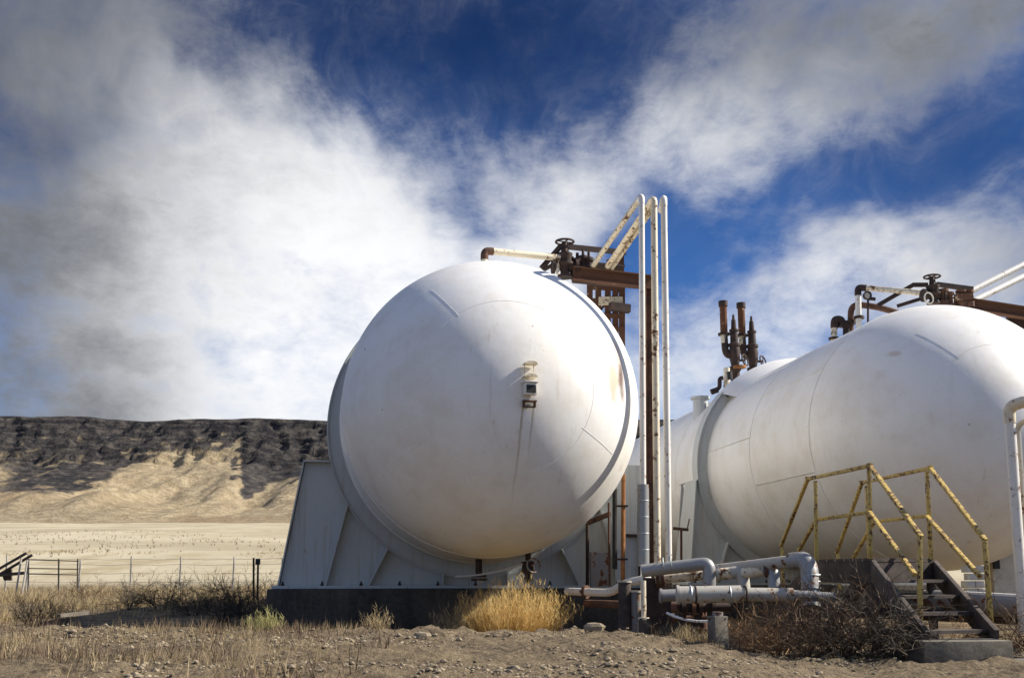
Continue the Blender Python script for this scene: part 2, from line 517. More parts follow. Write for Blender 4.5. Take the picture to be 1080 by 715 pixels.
def gheight(x, y):
    x = np.asarray(x, float); y = np.asarray(y, float)
    crest = .37 - .25 * sstep(x, .6, 3.4)                     # the gravel road lies higher than the tank yard
    edge = 11.3 + .35 * (fbm(x * .5, y * 0 + 3.3, 3, 5) - .5)
    z = crest * (1 - sstep(y, edge - .2, edge + 1.5))
    z = np.where(y > 13.5, z * 0, z)
    near = 1 - sstep(y, 60, 130)
    z = z + (fbm(x * .35, y * .35, 4, 1) - .5) * .10 * near * sstep(y, 2, 8)
    z = z + (fbm(x * 2.2, y * 2.2, 4, 2) - .5) * .05 * (1 - sstep(y, 14, 22))
    z = z + np.maximum(0, fbm(x * 6, y * 6, 3, 13) - .52) * .16 * (1 - sstep(y, 11, 13))
    z = z + (fbm(x * 9, y * 9, 3, 3) - .5) * .06 * (1 - sstep(y, 13, 18))
    # two shallow wheel ruts along the road
    for yc in (7.4, 9.2):
        z = z - .045 * np.exp(-((y - yc - .25 * (fbm(x * .2, x * 0, 2, 9) - .5)) / .22) ** 2)
    z = z + .054 * np.maximum(0, np.minimum(y, 760) - 62) * sstep(y, 58, 120)
    z = z + (fbm(x * .02, y * .02, 4, 8) - .5) * 3.0 * sstep(y, 90, 300)
    return z

def gz(x, y): return float(gheight(np.array([x]), np.array([y]))[0])

def grid_object(name, X, Y, Z, mat, attr=None):
    ny, nx = X.shape
    me = bpy.data.meshes.new(name)
    vs = np.stack([X, Y, Z], -1).reshape(-1, 3)
    idx = np.arange(nx * ny).reshape(ny, nx)
    fs = np.stack([idx[:-1, :-1], idx[:-1, 1:], idx[1:, 1:], idx[1:, :-1]], -1).reshape(-1, 4)
    me.from_pydata(vs.tolist(), [], fs.tolist())
    me.shade_smooth()
    if attr is not None:
        for k, arr in attr.items():
            a = me.attributes.new(k, 'FLOAT', 'POINT'); a.data.foreach_set('value', arr.reshape(-1).astype(np.float32))
    me.materials.append(mat)
    o = bpy.data.objects.new(name, me); col.objects.link(o)
    return o

def spaced(lo, hi, step, far_lo, far_hi, grow=1.13):
    a = list(np.arange(lo, hi, step)); s = step; q = a[-1]
    up = []
    while q < far_hi:
        s *= grow; q += s; up.append(q)
    s = step; q = lo; dn = []
    while q > far_lo:
        s *= grow; q -= s; dn.append(q)
    return np.array(dn[::-1] + a + up)

def ground_material():
    m, nt, b, _ = material('dry ground')
    pos = nt.n('ShaderNodeNewGeometry').outputs['Position']
    x, y, z = nt.sep(pos)
    big = nt.noise(pos, .25, 5, .6); mid = nt.noise(pos, 1.6, 7, .68); fine = nt.noise(pos, 16, 7, .7); grit = nt.noise(pos, 55, 4, .7)
    vor = nt.n('ShaderNodeTexVoronoi', feature='F1'); nt.t.links.new(pos, vor.inputs['Vector']); vor.inputs['Scale'].default_value = 26
    road = nt.mix(nt.step(fine, .35, .65), (.062, .046, .030), (.235, .182, .118))
    road = nt.mix(nt.m('MULTIPLY', nt.step(mid, .42, .62), .55), road, (.25, .195, .12))
    road = nt.mix(nt.m('MULTIPLY', nt.step(grit, .52, .66), .7), road, (.055, .04, .026))
    dirt = nt.mix(nt.step(mid, .4, .65), (.10, .072, .042), (.27, .205, .12))
    dirt = nt.mix(nt.m('MULTIPLY', nt.step(fine, .5, .7), .5), dirt, (.11, .08, .05))
    farn = nt.noise(nt.scale3(pos, 1, 1, 1), .03, 8, .62)
    farf = nt.noise(nt.scale3(pos, .35, 1, 1), .35, 7, .7)
    plain = nt.mix(nt.step(farn, .35, .65), (.33, .285, .19), (.47, .415, .295))
    plain = nt.mix(nt.m('MULTIPLY', nt.step(farf, .52, .66), .6), plain, (.31, .24, .13))
    farg = nt.noise(nt.scale3(pos, .5, .16, 1), .22, 8, .72)
    plain = nt.mix(nt.m('MULTIPLY', nt.step(farg, .53, .63), .5), plain, (.27, .215, .115))
    edge = nt.m('ADD', y, nt.m('MULTIPLY', nt.m('SUBTRACT', mid, .5), 2.0))
    c = nt.mix(nt.step(edge, 11.2, 12.6), road, dirt)
    edge2 = nt.m('ADD', y, nt.m('MULTIPLY', nt.m('SUBTRACT', farf, .5), 50.0))
    c = nt.mix(nt.step(edge2, 52, 90), c, plain)
    nt.set(b.inputs['Base Color'], c)
    b.inputs['Roughness'].default_value = .95
    b.inputs['Specular IOR Level'].default_value = .15
    h = nt.m('ADD', nt.m('MULTIPLY', fine, .6), nt.m('MULTIPLY', grit, .25))
    bump(nt, b, h, 1.0, .07)
    return m

xs = spaced(-9, 9, .075, -4000, 4000, 1.14)
ys = spaced(3.6, 13.6, .06, -60, 4200, 1.10)
GX, GY = np.meshgrid(xs, ys)
ground = grid_object('ground', GX, GY, gheight(GX, GY), ground_material())
tag(ground, kind='structure')

def mesa():
    nx, ny = 760, 250
    fx = np.linspace(-1500, 1100, nx)
    sv = np.linspace(0, 1, ny) ** 1.15
    X, Sd = np.meshgrid(fx, sv)
    depth = 470.0
    wob = 60 * (fbm(X / 260, X * 0 + 1.7, 4, 31) - .5)
    Y = 690 + wob * (1 - Sd) + Sd * depth
    # concave apron, talus, stepped cliffs, flat top
    base = gheight(X, Y) - 1.5
    t = Sd
    prof = 26 * (t / .45) ** 1.5
    prof = np.where(t > .45, 26 + 52 * ((t - .45) / .33), prof)
    prof = np.where(t > .78, 78 + 62 * ((t - .78) / .18) ** .9, prof)
    prof = np.where(t > .96, 140 + 2 * ((t - .96) / .04), prof)
    gul = fbm(X / 70 + .4 * fbm(X / 60, Y / 60, 3, 44), Y / 420, 5, 21)
    rid = 1 - np.abs(2 * gul - 1)
    env = np.clip(np.sin(np.pi * np.clip((t - .12) / .8, 0, 1)), 0, 1)
    Z = base + prof + (rid - .62) * 30 * env * .8
    Z += (fbm(X / 30, Y / 70, 5, 51) - .5) * 7 * env
    # rock benches in the cliff band
    band = sstep(t, .68, .8) * (1 - sstep(t, .955, .97))
    stepz = np.floor(prof / 8.0) * 8.0 + 8.0 * sstep((prof / 8.0) % 1, .5, .95)
    Z += (stepz - prof) * band * .95
    Z += (fbm(X / 9, Z / 6, 4, 61) - .5) * 11 * band
    Y = Y + (np.abs(2 * fbm(X / 26, Z / 45, 4, 63) - 1) - .25) * 12 * band
    px, py = proj(X, Y, Z)
    # skyline a touch higher at left of the bump
    sky = 1 - np.abs((px - 92) / 60); Z += np.clip(sky, 0, 1) * 5 * sstep(t, .85, .96)
    Z += (fbm(X / 150, X * 0 + 9.1, 4, 71) - .5) * 12 * sstep(t, .85, .96)
    Z -= 5 * sstep(-px, 0, 400) * sstep(t, .8, .96)
    # foothill mounds at the left
    Z += 13 * np.exp(-((px - 70) / 75) ** 2) * np.exp(-((t - .30) / .16) ** 2)
    px, py = proj(X, Y, Z)
    wn = (fbm(X / 35, Y / 35 + Z / 30, 5, 81) - .5) * 26
    qx = px + wn; qy = py + (fbm(X / 28, Y / 50, 5, 91) - .5) * 20
    rock = sstep(478 - qy, -8, 10)                                                  # dark cliff band
    # talus tongues either side of the pale spur
    edgeL = 472 + 46 * np.clip((183 - qx) / 95, 0, 1.0)
    rock = np.maximum(rock, 1.0 * sstep(edgeL - qy, -5, 5) * sstep(190 - qx, -3, 8) * sstep(qx, -60, 60))
    edgeR = 527 - (qx - 250) * .36
    rock = np.maximum(rock, sstep(edgeR - qy, -4, 4) * sstep(qx - 252 + (qy - 500) * .05, -3, 3))
    rock = np.maximum(rock, sstep(5 - np.abs(px - 246 + (py - 500) * .12), 0, 3) * sstep(526 - py, 0, 4) * sstep(py - 468, 0, 6))
    tong = sstep(fbm(X / 55 + .3 * fbm(X / 40, Y / 40, 3, 7), Y / 260, 4, 17), .46, .60)
    rock = np.maximum(rock, .85 * tong * sstep(qx, -80, -20) * sstep(168 - qx, 0, 60) * sstep(522 - qy, 0, 22))
    far_talus = sstep(500 + 22 * (fbm(X / 80, Y / 300, 4, 15) - .5) * 2 - py, -6, 8)
    rock = np.where((px < -5) | (px > 352), np.maximum(rock, far_talus * sstep(fbm(X / 120, Y / 200, 3, 19), .35, .6)), rock)
    # pale rock and grass showing through the cliff
    streakn = fbm(X / 14, Z / 10 + Y / 60, 5, 95)
    rock = rock * (1 - .5 * sstep(streakn, .58, .70) * sstep(py, 450, 466) * (1 - sstep(px, 245, 262)))
    rock = rock * (1 - .8 * sstep(26 - np.abs(px - 235), 0, 12) * sstep(py, 449, 462) * sstep(fbm(X / 12, Z / 7, 4, 99), .45, .6))
    brown = sstep(fbm(X / 110, Y / 90, 5, 97), .48, .66) * sstep(py, 500, 520)
    m, nt, b, co = material('mesa slopes')
    ra = nt.n('ShaderNodeAttribute', attribute_name='rock').outputs['Fac']
    ba = nt.n('ShaderNodeAttribute', attribute_name='scrub').outputs['Fac']
    n1 = nt.noise(co, .09, 8, .7); n2 = nt.noise(co, .02, 6, .6)
    tan = nt.mix(nt.step(n1, .35, .68), (.25, .195, .12), (.40, .33, .215))
    n3 = nt.noise(nt.scale3(co, 1, 1, .35), .35, 6, .7)
    tan = nt.mix(nt.m('MULTIPLY', nt.step(n3, .5, .66), .45), tan, (.16, .12, .07))
    tan = nt.mix(nt.m('MULTIPLY', ba, .6), tan, (.24, .17, .10))
    n4 = nt.noise(nt.scale3(co, 1, 1, 3.5), .045, 8, .72)
    n5 = nt.noise(nt.scale3(co, 1, .6, .18), .16, 6, .7)
    rk = nt.mix(nt.step(n1, .38, .68), (.024, .023, .026), (.10, .088, .076))
    rk = nt.mix(nt.m('MULTIPLY', nt.step(n4, .54, .66), .4), rk, (.13, .105, .075))
    n6 = nt.noise(nt.scale3(co, .35, .35, 6.0), .03, 7, .68)
    rk = nt.mix(nt.m('MULTIPLY', nt.step(n6, .52, .58), .7), rk, (.018, .018, .021))
    rk = nt.mix(nt.m('MULTIPLY', nt.step(n5, .56, .68), .55), rk, (.030, .028, .03))
    f = nt.step(nt.m('ADD', ra, nt.m('ADD', nt.m('MULTIPLY', nt.m('SUBTRACT', n1, .5), 1.1), nt.m('MULTIPLY', nt.m('SUBTRACT', n5, .5), .9))), .22, .78)
    sc = nt.noise(co, .55, 4, .7)
    tan = nt.mix(nt.m('MULTIPLY', nt.step(sc, .57, .66), .5), tan, (.13, .10, .06))
    nt.set(b.inputs['Base Color'], nt.mix(f, tan, rk))
    b.inputs['Roughness'].default_value = .95
    b.inputs['Specular IOR Level'].default_value = .1
    bump(nt, b, n1, .8, 6.0)
    # close the plateau behind the rim
    X2 = np.concatenate([X, X[-1:], X[-1:]]); Y2 = np.concatenate([Y, Y[-1:] + 500, Y[-1:] + 900])
    Z2 = np.concatenate([Z, Z[-1:] - 4, Z[-1:] * 0 - 20])
    r2 = np.concatenate([rock, rock[-1:], rock[-1:]]); b2 = np.concatenate([brown, brown[-1:], brown[-1:]])
    o = grid_object('mesa', X2, Y2, Z2, m, {'rock': r2, 'scrub': b2})
    tag(o, kind='structure')
mesa()

# ------------------------------------------------------------------ storage tanks
YAW = math.radians(7.9)
AX = Vector((-math.sin(YAW), math.cos(YAW), 0))      # the tanks run away from us, slightly to the left
RT = Vector((math.cos(YAW), math.sin(YAW), 0))
R = 2.29
PHI = math.radians(37)

def on_sphere(px, py, C, rad):
    o = Vector((0, 0, EYE)); d = (at(px, py, 1.0) - o).normalized()
    oc = o - C; bq = oc.dot(d); cq = oc.dot(oc) - rad * rad
    disc = bq * bq - cq
    return o + d * (-bq - math.sqrt(max(disc, 0)))

deg = math.radians
def make_tank(label, C, ring_t, length, saddle, crown_mat, shell_mat, bulge=1.0):
    base = Vector((C.x, C.y, 0)) + AX * ring_t
    root = thing('storage_tank', label, 'storage tank', (base.x, base.y, saddle['pad_z']), 'white horizontal storage tanks', YAW)
    n = 160
    RB = R * bulge
    # barrel: from the equator weld to the far head
    prof = [(.0, R - .03), (.0, R)]
    if bulge > 1: prof += [(.35, R + .004), (1.1, RB)]
    for k in range(1, 30): prof.append((1.2 + (length - 1.2) * k / 29, RB))
    for k in range(1, 25):
        a = math.pi / 2 * k / 24
        prof.append((length + RB * math.sin(a), RB * math.cos(a) if k < 24 else 0))
    MB().lathe(prof, C, AX, n).build('shell', shell_mat, root, smooth=25)
    # near head
    prof = [(-R, 0)]
    for k in range(1, 61):
        a = math.pi / 2 * (1 - k / 60)
        prof.append((-R * math.sin(a), R * math.cos(a)))
    MB().lathe(prof, C, AX, n).build('crown', crown_mat, root, smooth=60)
    # weld beads: equator, barrel joints, meridians of the crown
    for t, q in ((.0, R), (ring_t * .5 + .1, RB), (ring_t + 2.4, RB), (ring_t + 5.0, RB)):
        MB().torus(C + AX * t, AX, q + .001, .010, n, 6).build('weld_bead', shell_mat, root, smooth=60)
    a_in = math.radians(58)
    for az in (-28, 62, 125, 214):
        wm = MB(); a = math.radians(az); pts = []
        for k in range(14):
            e = PHI + .02 + (a_in - PHI) * k / 13
            q = C - AX * ((R + .001) * math.sin(e)) + (RT * math.cos(a) + Vector((0, 0, 1)) * math.sin(a)) * ((R + .001) * math.cos(e))
            pts.append(q)
        wm.tube(pts, .003, 5)
        wm.build('head_weld', crown_mat, root, smooth=60)
    MB().torus(C - AX * (R * math.sin(a_in)), AX, R * math.cos(a_in) - .002, .0045, 96, 5).build('head_weld', crown_mat, root, smooth=60)
    for k, (t0_, t1_) in enumerate(((.05, ring_t * .5 + .1), (ring_t * .5 + .1, ring_t - .1))):
        if k == 0 and bulge > 1: continue
        for az in ((150, 196, 80) if k == 0 else (128, 172)):
            a = math.radians(az); o_ = (RT * math.cos(a) + Vector((0, 0, 1)) * math.sin(a)) * (RB + .002)
            MB().tube([C + AX * t0_ + o_, C + AX * t1_ + o_], .011, 6).build('weld_bead', shell_mat, root, smooth=60)
    # stiffening ring: web facing us and an outer flange; open over the top
    P = C + AX * ring_t
    zz = Vector((0, 0, 1))
    a0, a1 = saddle['ring']
    rw = RB * saddle.get('rw', 1.07)
    web = MB()
    web.lathe([(0, RB - .02), (0, rw), (.03, rw), (.03, RB - .02)], P, AX, 120, a0, a1, xref=RT)
    web.lathe([(-.06, rw), (-.06, rw + .022), (.30, rw + .022), (.30, rw)], P, AX, 120, a0, a1, xref=RT)
    web.build('stiffening_ring', SADDLE, root, smooth=25)
    if saddle.get('cover'):  # cone added in shell paint, tilted so the ring's upper part catches sun
        cv = MB(); cv.lathe([(-.55, RB - .01), (-.5, RB + .004), (-.02, rw + .02), (.34, rw + .02), (.8, RB + .004), (.85, RB - .01)], P, AX, 90, deg(-139), deg(-8), xref=RT)
        cv.build('added_ring_cone', shell_mat, root, smooth=25)
    # saddle: front and back plates cut round the barrel, top flanges, gussets
    hw_t, hw_b, zt, zb, th = saddle['hw_t'], saddle['hw_b'], saddle['zt'], saddle['pad_z'] + .05, saddle['th']
    sad = None
    for off, thick in ((.02, .03), (th, .03)):
        mb = MB()
        rcut = rw + .006
        for sgn in (-1, 1):
            poly = [P + RT * (sgn * hw_b) + zz * (zb - P.z), P + RT * (sgn * hw_t) + zz * (zt - P.z)]
            aa0 = math.asin((zt - P.z) / rcut); K = 18
            for k in range(K + 1):
                a = aa0 + (-math.pi / 2 - aa0) * k / K
                poly.append(P + RT * (sgn * rcut * math.cos(a)) + zz * (rcut * math.sin(a)))
            poly.append(P + zz * (zb - P.z))
            poly = [q + AX * off for q in poly]
            n_ = len(poly)
            # strip between the curve and the foot so that the faces stay simple
            top = poly[1:-1]; foot = []
            for q in top:
                s = (q - P).dot(RT)
                foot.append(P + AX * off + RT * (sgn * min(abs(s) + (hw_b - hw_t) * min(1, abs(s) / hw_t), hw_b)) + zz * (zb - P.z))
            vs = top + foot; L = len(top)
            vs2 = vs + [q + AX * thick for q in vs]
            fs = []
            for i in range(L - 1):
                fs.append((i, i + 1, L + i + 1, L + i))
                fs.append((2 * L + i, 2 * L + i + 1, 3 * L + i + 1, 3 * L + i))
                fs.append((i, i + 1, 2 * L + i + 1, 2 * L + i))
            fs.append((0, L, 3 * L, 2 * L))
            mb.add(vs2, fs)
        if off < .1: sad = mb.build('saddle', SADDLE, root, smooth=20)
        else: mb.build('back_plate', SADDLE, sad, smooth=20)
    for sgn in (-1, 1):
        fl = MB()
        a = P + RT * (sgn * (hw_b + .013)) + zz * (zb - P.z); b_ = P + RT * (sgn * (hw_t + .013)) + zz * (zt - P.z)
        a2 = a + AX * (th + .06); b2 = b_ + AX * (th * saddle.get('taper', 1.0) + .06)
        a = a - AX * .08; b_ = b_ - AX * .08
        e = RT * (sgn * .024)
        fl.add([a, b_, b2, a2, a + e, b_ + e, b2 + e, a2 + e], [(0, 1, 2, 3), (7, 6, 5, 4), (0, 4, 5, 1), (1, 5, 6, 2), (2, 6, 7, 3), (3, 7, 4, 0)])
        # cap along the top edge
        x_in = math.sqrt(max(rw ** 2 - (zt - P.z) ** 2, .01))
        fl.bar(P + RT * (sgn * (hw_t + .03)) + zz * (zt + .014 - P.z) + AX * (th / 2 - .02), P + RT * (sgn * (x_in + .03)) + zz * (zt + .014 - P.z) + AX * (th / 2 - .02), th + .2, .024)
        fl.build('side_flange', SADDLE, sad, smooth=20)
    for sgn in (-1, 1):
        for (xt, xb) in saddle['gus']:
            top = P + RT * (sgn * xt) - zz * math.sqrt(max(rw ** 2 - xt ** 2, .01)) - AX * .075
            bot = P + RT * (sgn * xb) + zz * (zb - P.z) - AX * .075
            d = (top - bot)
            MB().bar(bot, bot + d * .985, .026, .19, up=AX).build('gusset', SADDLE, sad, smooth=20)
    bp = MB(); bp.box(P + zz * (saddle['pad_z'] + .027 - P.z) + AX * (th / 2 - .02), (2 * hw_b + .24, th + .36, .046), Matrix.Rotation(YAW, 3, 'Z'))
    bp.build('base_plate', SADDLE, sad, smooth=20)
    nb = 11
    for k in range(nb):
        q = P + RT * (-hw_b + .06 + (2 * hw_b - .12) * k / (nb - 1)) + zz * (saddle['pad_z'] + .05 - P.z) - AX * .15
        bo = MB(); bo.lathe([(0, .028), (.035, .028), (.035, .016), (.075, .016), (.075, 0)], q, zz, 8)
        bo.build('anchor_bolt', RUST_DARK, sad, smooth=20)
    return root, P

C1 = at(517.5, 431.5, 15.35)
C2 = at(985, 461, 17.2)
PADZ = .72

# rust bleed beside the lip and the two runs under the level gauge, in the tank's own coordinates
inv = (Matrix.Translation(Vector((C1.x, C1.y, 0)) + AX * 2.3 + Vector((0, 0, PADZ))) @ Matrix.Rotation(YAW, 4, 'Z')).inverted()
s1 = inv @ on_sphere(647, 398, C1, R)
s2 = inv @ on_sphere(650, 372, C1, R)
s0 = inv @ on_sphere(655.5, 402, C1, R)
k1 = inv @ on_sphere(551.5, 429, C1, R); k1b = inv @ on_sphere(545, 500, C1, R)
k2 = inv @ on_sphere(562.5, 429, C1, R); k2b = inv @ on_sphere(559, 478, C1, R)
crown1 = tank_paint('white enamel with rust runs', [(s1, (.16, .5, .45), .6), (s2, (.10, .5, .4), .5), (s0, (.09, .5, .42), 1.0, (.10, .04, .015))],
                    [(k1.x, k1.z, k1b.z - .7, .024), (k2.x, k2.z, k2b.z - .3, .02)])
k3 = on_sphere(943, 373, C2, R)
inv2 = (Matrix.Translation(Vector((C2.x, C2.y, 0)) + AX * 5.3 + Vector((0, 0, PADZ))) @ Matrix.Rotation(YAW, 4, 'Z')).inverted()
k3 = inv2 @ k3
crown2 = tank_paint('white enamel with small stain', [(k3, (.12, .4, .07), .4)])
shell = tank_paint('white barrel enamel')
deg = math.radians
tank1, P1 = make_tank('large white tank with a round head and level gauge, nearest the open plain', C1, 2.3, 13.0,
    dict(pad_z=PADZ, hw_t=2.97, hw_b=3.33, zt=2.88, th=.7, rw=1.10, gus=((2.22, 2.56), (1.52, 1.84), (.57, .57)), ring=(deg(-392), deg(-143))), crown1, shell, 1.03)
tank2, P2 = make_tank('white tank behind the yellow crossover stairs, twin relief valves on its back', C2, 5.3, 16.0,
    dict(pad_z=PADZ, hw_t=2.55, hw_b=2.75, zt=3.0, th=1.1, taper=.6, rw=1.10, gus=((1.9, 2.2), (1.3, 1.55), (.5, .5)), cover=True, ring=(deg(-400), deg(-138))), crown2, shell)

def pad(P, hw, d0, d1, label):
    mb = MB()
    c = P + AX * ((d0 + d1) / 2)
    mb.box((c.x, c.y, (PADZ - .35) / 2 + .0), (2 * hw, d1 - d0, PADZ + .35), Matrix.Rotation(YAW, 3, 'Z'))
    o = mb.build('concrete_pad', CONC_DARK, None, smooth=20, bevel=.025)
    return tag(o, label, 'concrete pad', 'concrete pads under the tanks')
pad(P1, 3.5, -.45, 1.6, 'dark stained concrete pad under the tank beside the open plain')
pad(P2, 3.0, -.5, 2.0, 'concrete pad under the tank behind the yellow stairs')

# level gauge on the head of the first tank
def gauge():
    def fr(px, py):
        p = on_sphere(px, py, C1, R); nrm = (p - C1).normalized()
        return p, nrm
    p, nrm = fr(557.5, 411)
    up = (Vector((0, 0, 1)) - nrm * nrm.z).normalized(); sd_ = up.cross(nrm).normalized() * -1
    M3 = Matrix((sd_, nrm, up)).transposed()
    g = MB()
    q = lambda s, o, u: p + sd_ * s + nrm * o + up * u
    g.box(q(0, .07, .0), (.17, .13, .16), M3)
    g.box(q(0, .08, .09), (.20, .17, .016), M3)
    body = g.build('level_gauge', WHITE_PIPE, tank1, smooth=25, bevel=.006)
    MB().box(q(0, .137, -.005), (.13, .012, .105), M3).build('glass', BLACK, body, smooth=0)
    b = MB()
    b.box(q(0, .05, -.16), (.18, .10, .02), M3); b.box(q(-.075, .04, -.19), (.02, .07, .09), M3); b.box(q(.075, .04, -.19), (.02, .07, .09), M3)
    b.box(q(0, .03, -.235), (.17, .05, .015), M3)
    b.build('foot_bracket', RUST, body, smooth=20)
    for u in (.17, .34):
        h = MB()
        pts = []
        for k in range(9):
            a = math.pi * k / 8
            pts.append((math.cos(a) * .085, math.sin(a) * .045))
        poly = [q(c_[0], -.01, u + c_[1] * .7) for c_ in pts]
        h.prism(poly, nrm * .15)
        h.box(q(0, .07, u - .008), (.18, .16, .010), M3)
        h.build('hood', CREAM, body, smooth=20)
    for s in (-.04, .085): MB().tube([q(s, .10, .155), q(s, .10, .35)], .007, 6).build('rod', CREAM, body)
gauge()

# nozzles below the first tank
z3 = Vector((0, 0, 1))
nz = MB()
q = at(505, 592, 15.9); nz.tube([q + z3 * .12, q - z3 * .22], .055, 14); nz.disc_flange(q - z3 * .22, z3, .12, .05); nz.disc_flange(q - z3 * .28, z3, .12, .04)
nz.build('bottom_nozzle', RUST_DARK, tank1)
dv = thing('drain_valve', 'dark drain valve hanging under the round white tank head', 'valve', at(558, 613, 15.7))
b = MB(); q = at(557, 596, 15.7)
b.tube([q + z3 * .3, q - z3 * .28], .045, 12); b.disc_flange(q + z3 * .04, z3, .11, .04); b.disc_flange(q - z3 * .1, z3, .11, .04); b.disc_flange(q - z3 * .2, z3, .09, .03)
b.lathe([(-.1, 0), (-.1, .06), (-.05, .095), (.05, .095), (.1, .06), (.1, 0)], q - z3 * .03, z3, 14)
b.build('valve_body', RUST_DARK, dv)
b = MB(); b.torus(q + Vector((.08, -.12, 0)), Vector((.5, -1, .1)), .11, .013); b.tube([q, q + Vector((.08, -.12, 0))], .015, 8)
b.build('handwheel', STEEL_GREY, dv)
cab = MB()
pts = [at(480, 608, 15.75), at(505, 606, 15.72), at(525, 602.5, 15.7), at(545, 597, 15.66), at(562, 589, 15.64), at(571, 580, 15.6)]
cab.tube(pts, .017, 7)
tag(cab.build('cable', SADDLE), 'thin pale conduit slung below the round white tank', 'conduit')

# ------------------------------------------------------------------ pipework on top of the first tank
def valve(name, label, base, top_z, sc=1.0, group=None):
    t = thing(name, label, 'valve', base, group)
    h = top_z - base.z
    b = MB()
    b.lathe([(0, .0), (0, .13 * sc), (.04 * sc, .13 * sc), (.04 * sc, .075 * sc), (h * .28, .085 * sc), (h * .34, .15 * sc), (h * .40, .15 * sc), (h * .42, .10 * sc), (h * .55, .115 * sc), (h * .6, .13 * sc), (h * .65, .13 * sc), (h * .66, .05 * sc), (h * .97, .035 * sc), (h * .97, 0)], base, z3, 18)
    for s in (-1, 1):
        b.tube([base + z3 * h * .3, base + z3 * h * .3 + RT * (s * .2 * sc)], .075 * sc, 12)
        b.disc_flange(base + z3 * h * .3 + RT * (s * .2 * sc), RT, .13 * sc, .05 * sc)
    b.build('valve_body', RUST_DARK, t)
    y = MB()
    for s in (-1, 1): y.bar(base + z3 * h * .62 + RT * (s * .06 * sc), base + z3 * h * .95 + RT * (s * .04 * sc), .022 * sc, .03 * sc, up=AX)
    y.build('yoke', RUST_DARK, t)
    w = MB(); tp = base + z3 * (h * .97)
    w.torus(tp, z3, .15 * sc, .02 * sc)
    for k in range(4):
        a = k * math.pi / 2 + .4
        w.tube([tp, tp + Vector((math.cos(a), math.sin(a), 0)) * .15 * sc], .012 * sc, 6)
    w.build('handwheel', RUST_DARK, t)
    return t

YV = 16.2
valve('gate_valve', 'dark rusted gate valve with handwheel on top of the left white tank', at(596, 293, YV), at(596, 254, YV).z, 1.0, 'gate valves on the tank tops')
# neighbouring small valves and fittings beside it
fit = MB()
for (px, py, r) in ((609, 280, .10), (615, 277, .085), (621, 279, .09), (604, 284, .08)):
    q = at(px, py, YV + .1)
    fit.lathe([(-.16, 0), (-.16, r), (-.11, r), (-.1, r * .6), (.05, r * .65), (.06, r), (.11, r), (.12, r * .3), (.22, r * .25), (.22, 0)], q, z3, 12)
fit.tube([at(597, 283, YV + .1), at(628, 281, YV + .1)], .06, 10)
tag(fit.build('pipe_fittings', RUST_DARK), 'cluster of dark rusty fittings between the handwheel valve and the cream pipes', 'pipe fittings')

vent = thing('vent_pipe', 'white vent pipe with a rusty elbow arching over the left tank top', 'pipe', at(511, 279, 15.6))
MB().tube([at(511, 281, 15.6), at(511, 272.5, 15.6)], .058, 12).build('riser', CREAM, vent)
MB().tube([at(511, 274, 15.6), at(511, 264.8, 15.6), at(520, 265.3, 15.65)], .064, 12, bend=.12).build('elbow', RUST_DARK if False else RUST, vent)
MB().tube([at(519, 265.2, 15.65), at(590, 272, 16.15)], .056, 12).build('run', CREAM, vent)
drop = MB(); drop.tube([at(586, 271, 16.1), at(588.5, 274, 16.12), at(588, 289, 16.1)], .03, 8, bend=.08)
drop.build('drop_leg', CREAM, vent)
brace = MB(); brace.bar(at(571, 283, 16.3), at(592, 259, 16.35), .05, .09); brace.bar(at(573, 285, 16.3), at(589, 276, 16.1), .05, .05)
tag(brace.build('pipe_brace', RUST_DARK), 'dark diagonal steel strut leaning to the valve on the left tank', 'strut')
rail = MB(); rail.bar(at(600, 260.5, 16.6), at(660, 266.5, 16.9), .05, .09)
tag(rail.build('steel_angle', RUST_DARK), 'dark horizontal steel bar behind the cream pipes above the tank', 'steel bar')

# rusted pipe rack: column, cross beam, lattice leg
rack = thing('pipe_rack', 'rust brown steel pipe rack standing at the right side of the left tank', 'pipe rack', at(686, 657, 16.4))
def ibeam(mb, a, b, d, w, t=.016, up=(0, 0, 1)):
    a = Vector(a); b = Vector(b); tt = (b - a).normalized(); u = Vector(up)
    sd_ = tt.cross(u).normalized(); u = sd_.cross(tt).normalized()
    mb.bar(a, b, t, d - .002, up=u)
    mb.bar(a + u * (d / 2), b + u * (d / 2), w, t, up=u)
    mb.bar(a - u * (d / 2), b - u * (d / 2), w, t, up=u)
YB = 16.35
mb = MB(); ibeam(mb, at(604, 288.5, 16.15), at(690, 298.5, YB + .1), .21, .16); mb.build('cross_beam', RUST_BEAM, rack, smooth=20)
mb = MB(); ibeam(mb, at(686, 300, 16.5) - z3 * .0, at(686.5, 672, 16.5), .17, .15, up=(1, .1, 0)); mb.build('column', RUST, rack, smooth=20)
mb = MB()
for px in (622, 631, 641, 649, 656):
    mb.bar(at(px, 296, 17.2), at(px, 420, 17.4), .10, .09, up=(0, 1, 0))
for py in (303, 317, 332, 346):
    mb.bar(at(622, py, 17.2), at(658, py + 1.5, 17.2), .09, .07)
mb.bar(at(655, 266, 17.1), at(655, 300, 17.1), .10, .09, up=(0, 1, 0)); mb.bar(at(640, 276, 17.1), at(656, 268, 17.1), .05, .05)
mb.bar(at(630, 330, 17.25), at(654, 305, 17.25), .04, .04, up=(0, 1, 0))
mb.build('lattice', RUST_BEAM, rack, smooth=20)
MB().box(at(644, 317.5, 17.05), (.42, .1, .13)).build('cream_plate', CREAM, rack, smooth=20)
MB().bar(at(643, 323, 16.9), at(664, 326, 17.0), .12, .14).build('stub_beam', RUST_DARK, rack, smooth=20)
MB().bar(at(620, 279.5, 16.4), at(656, 283, 16.55), .3, .03).build('grating', RUST_DARK, rack, smooth=20)
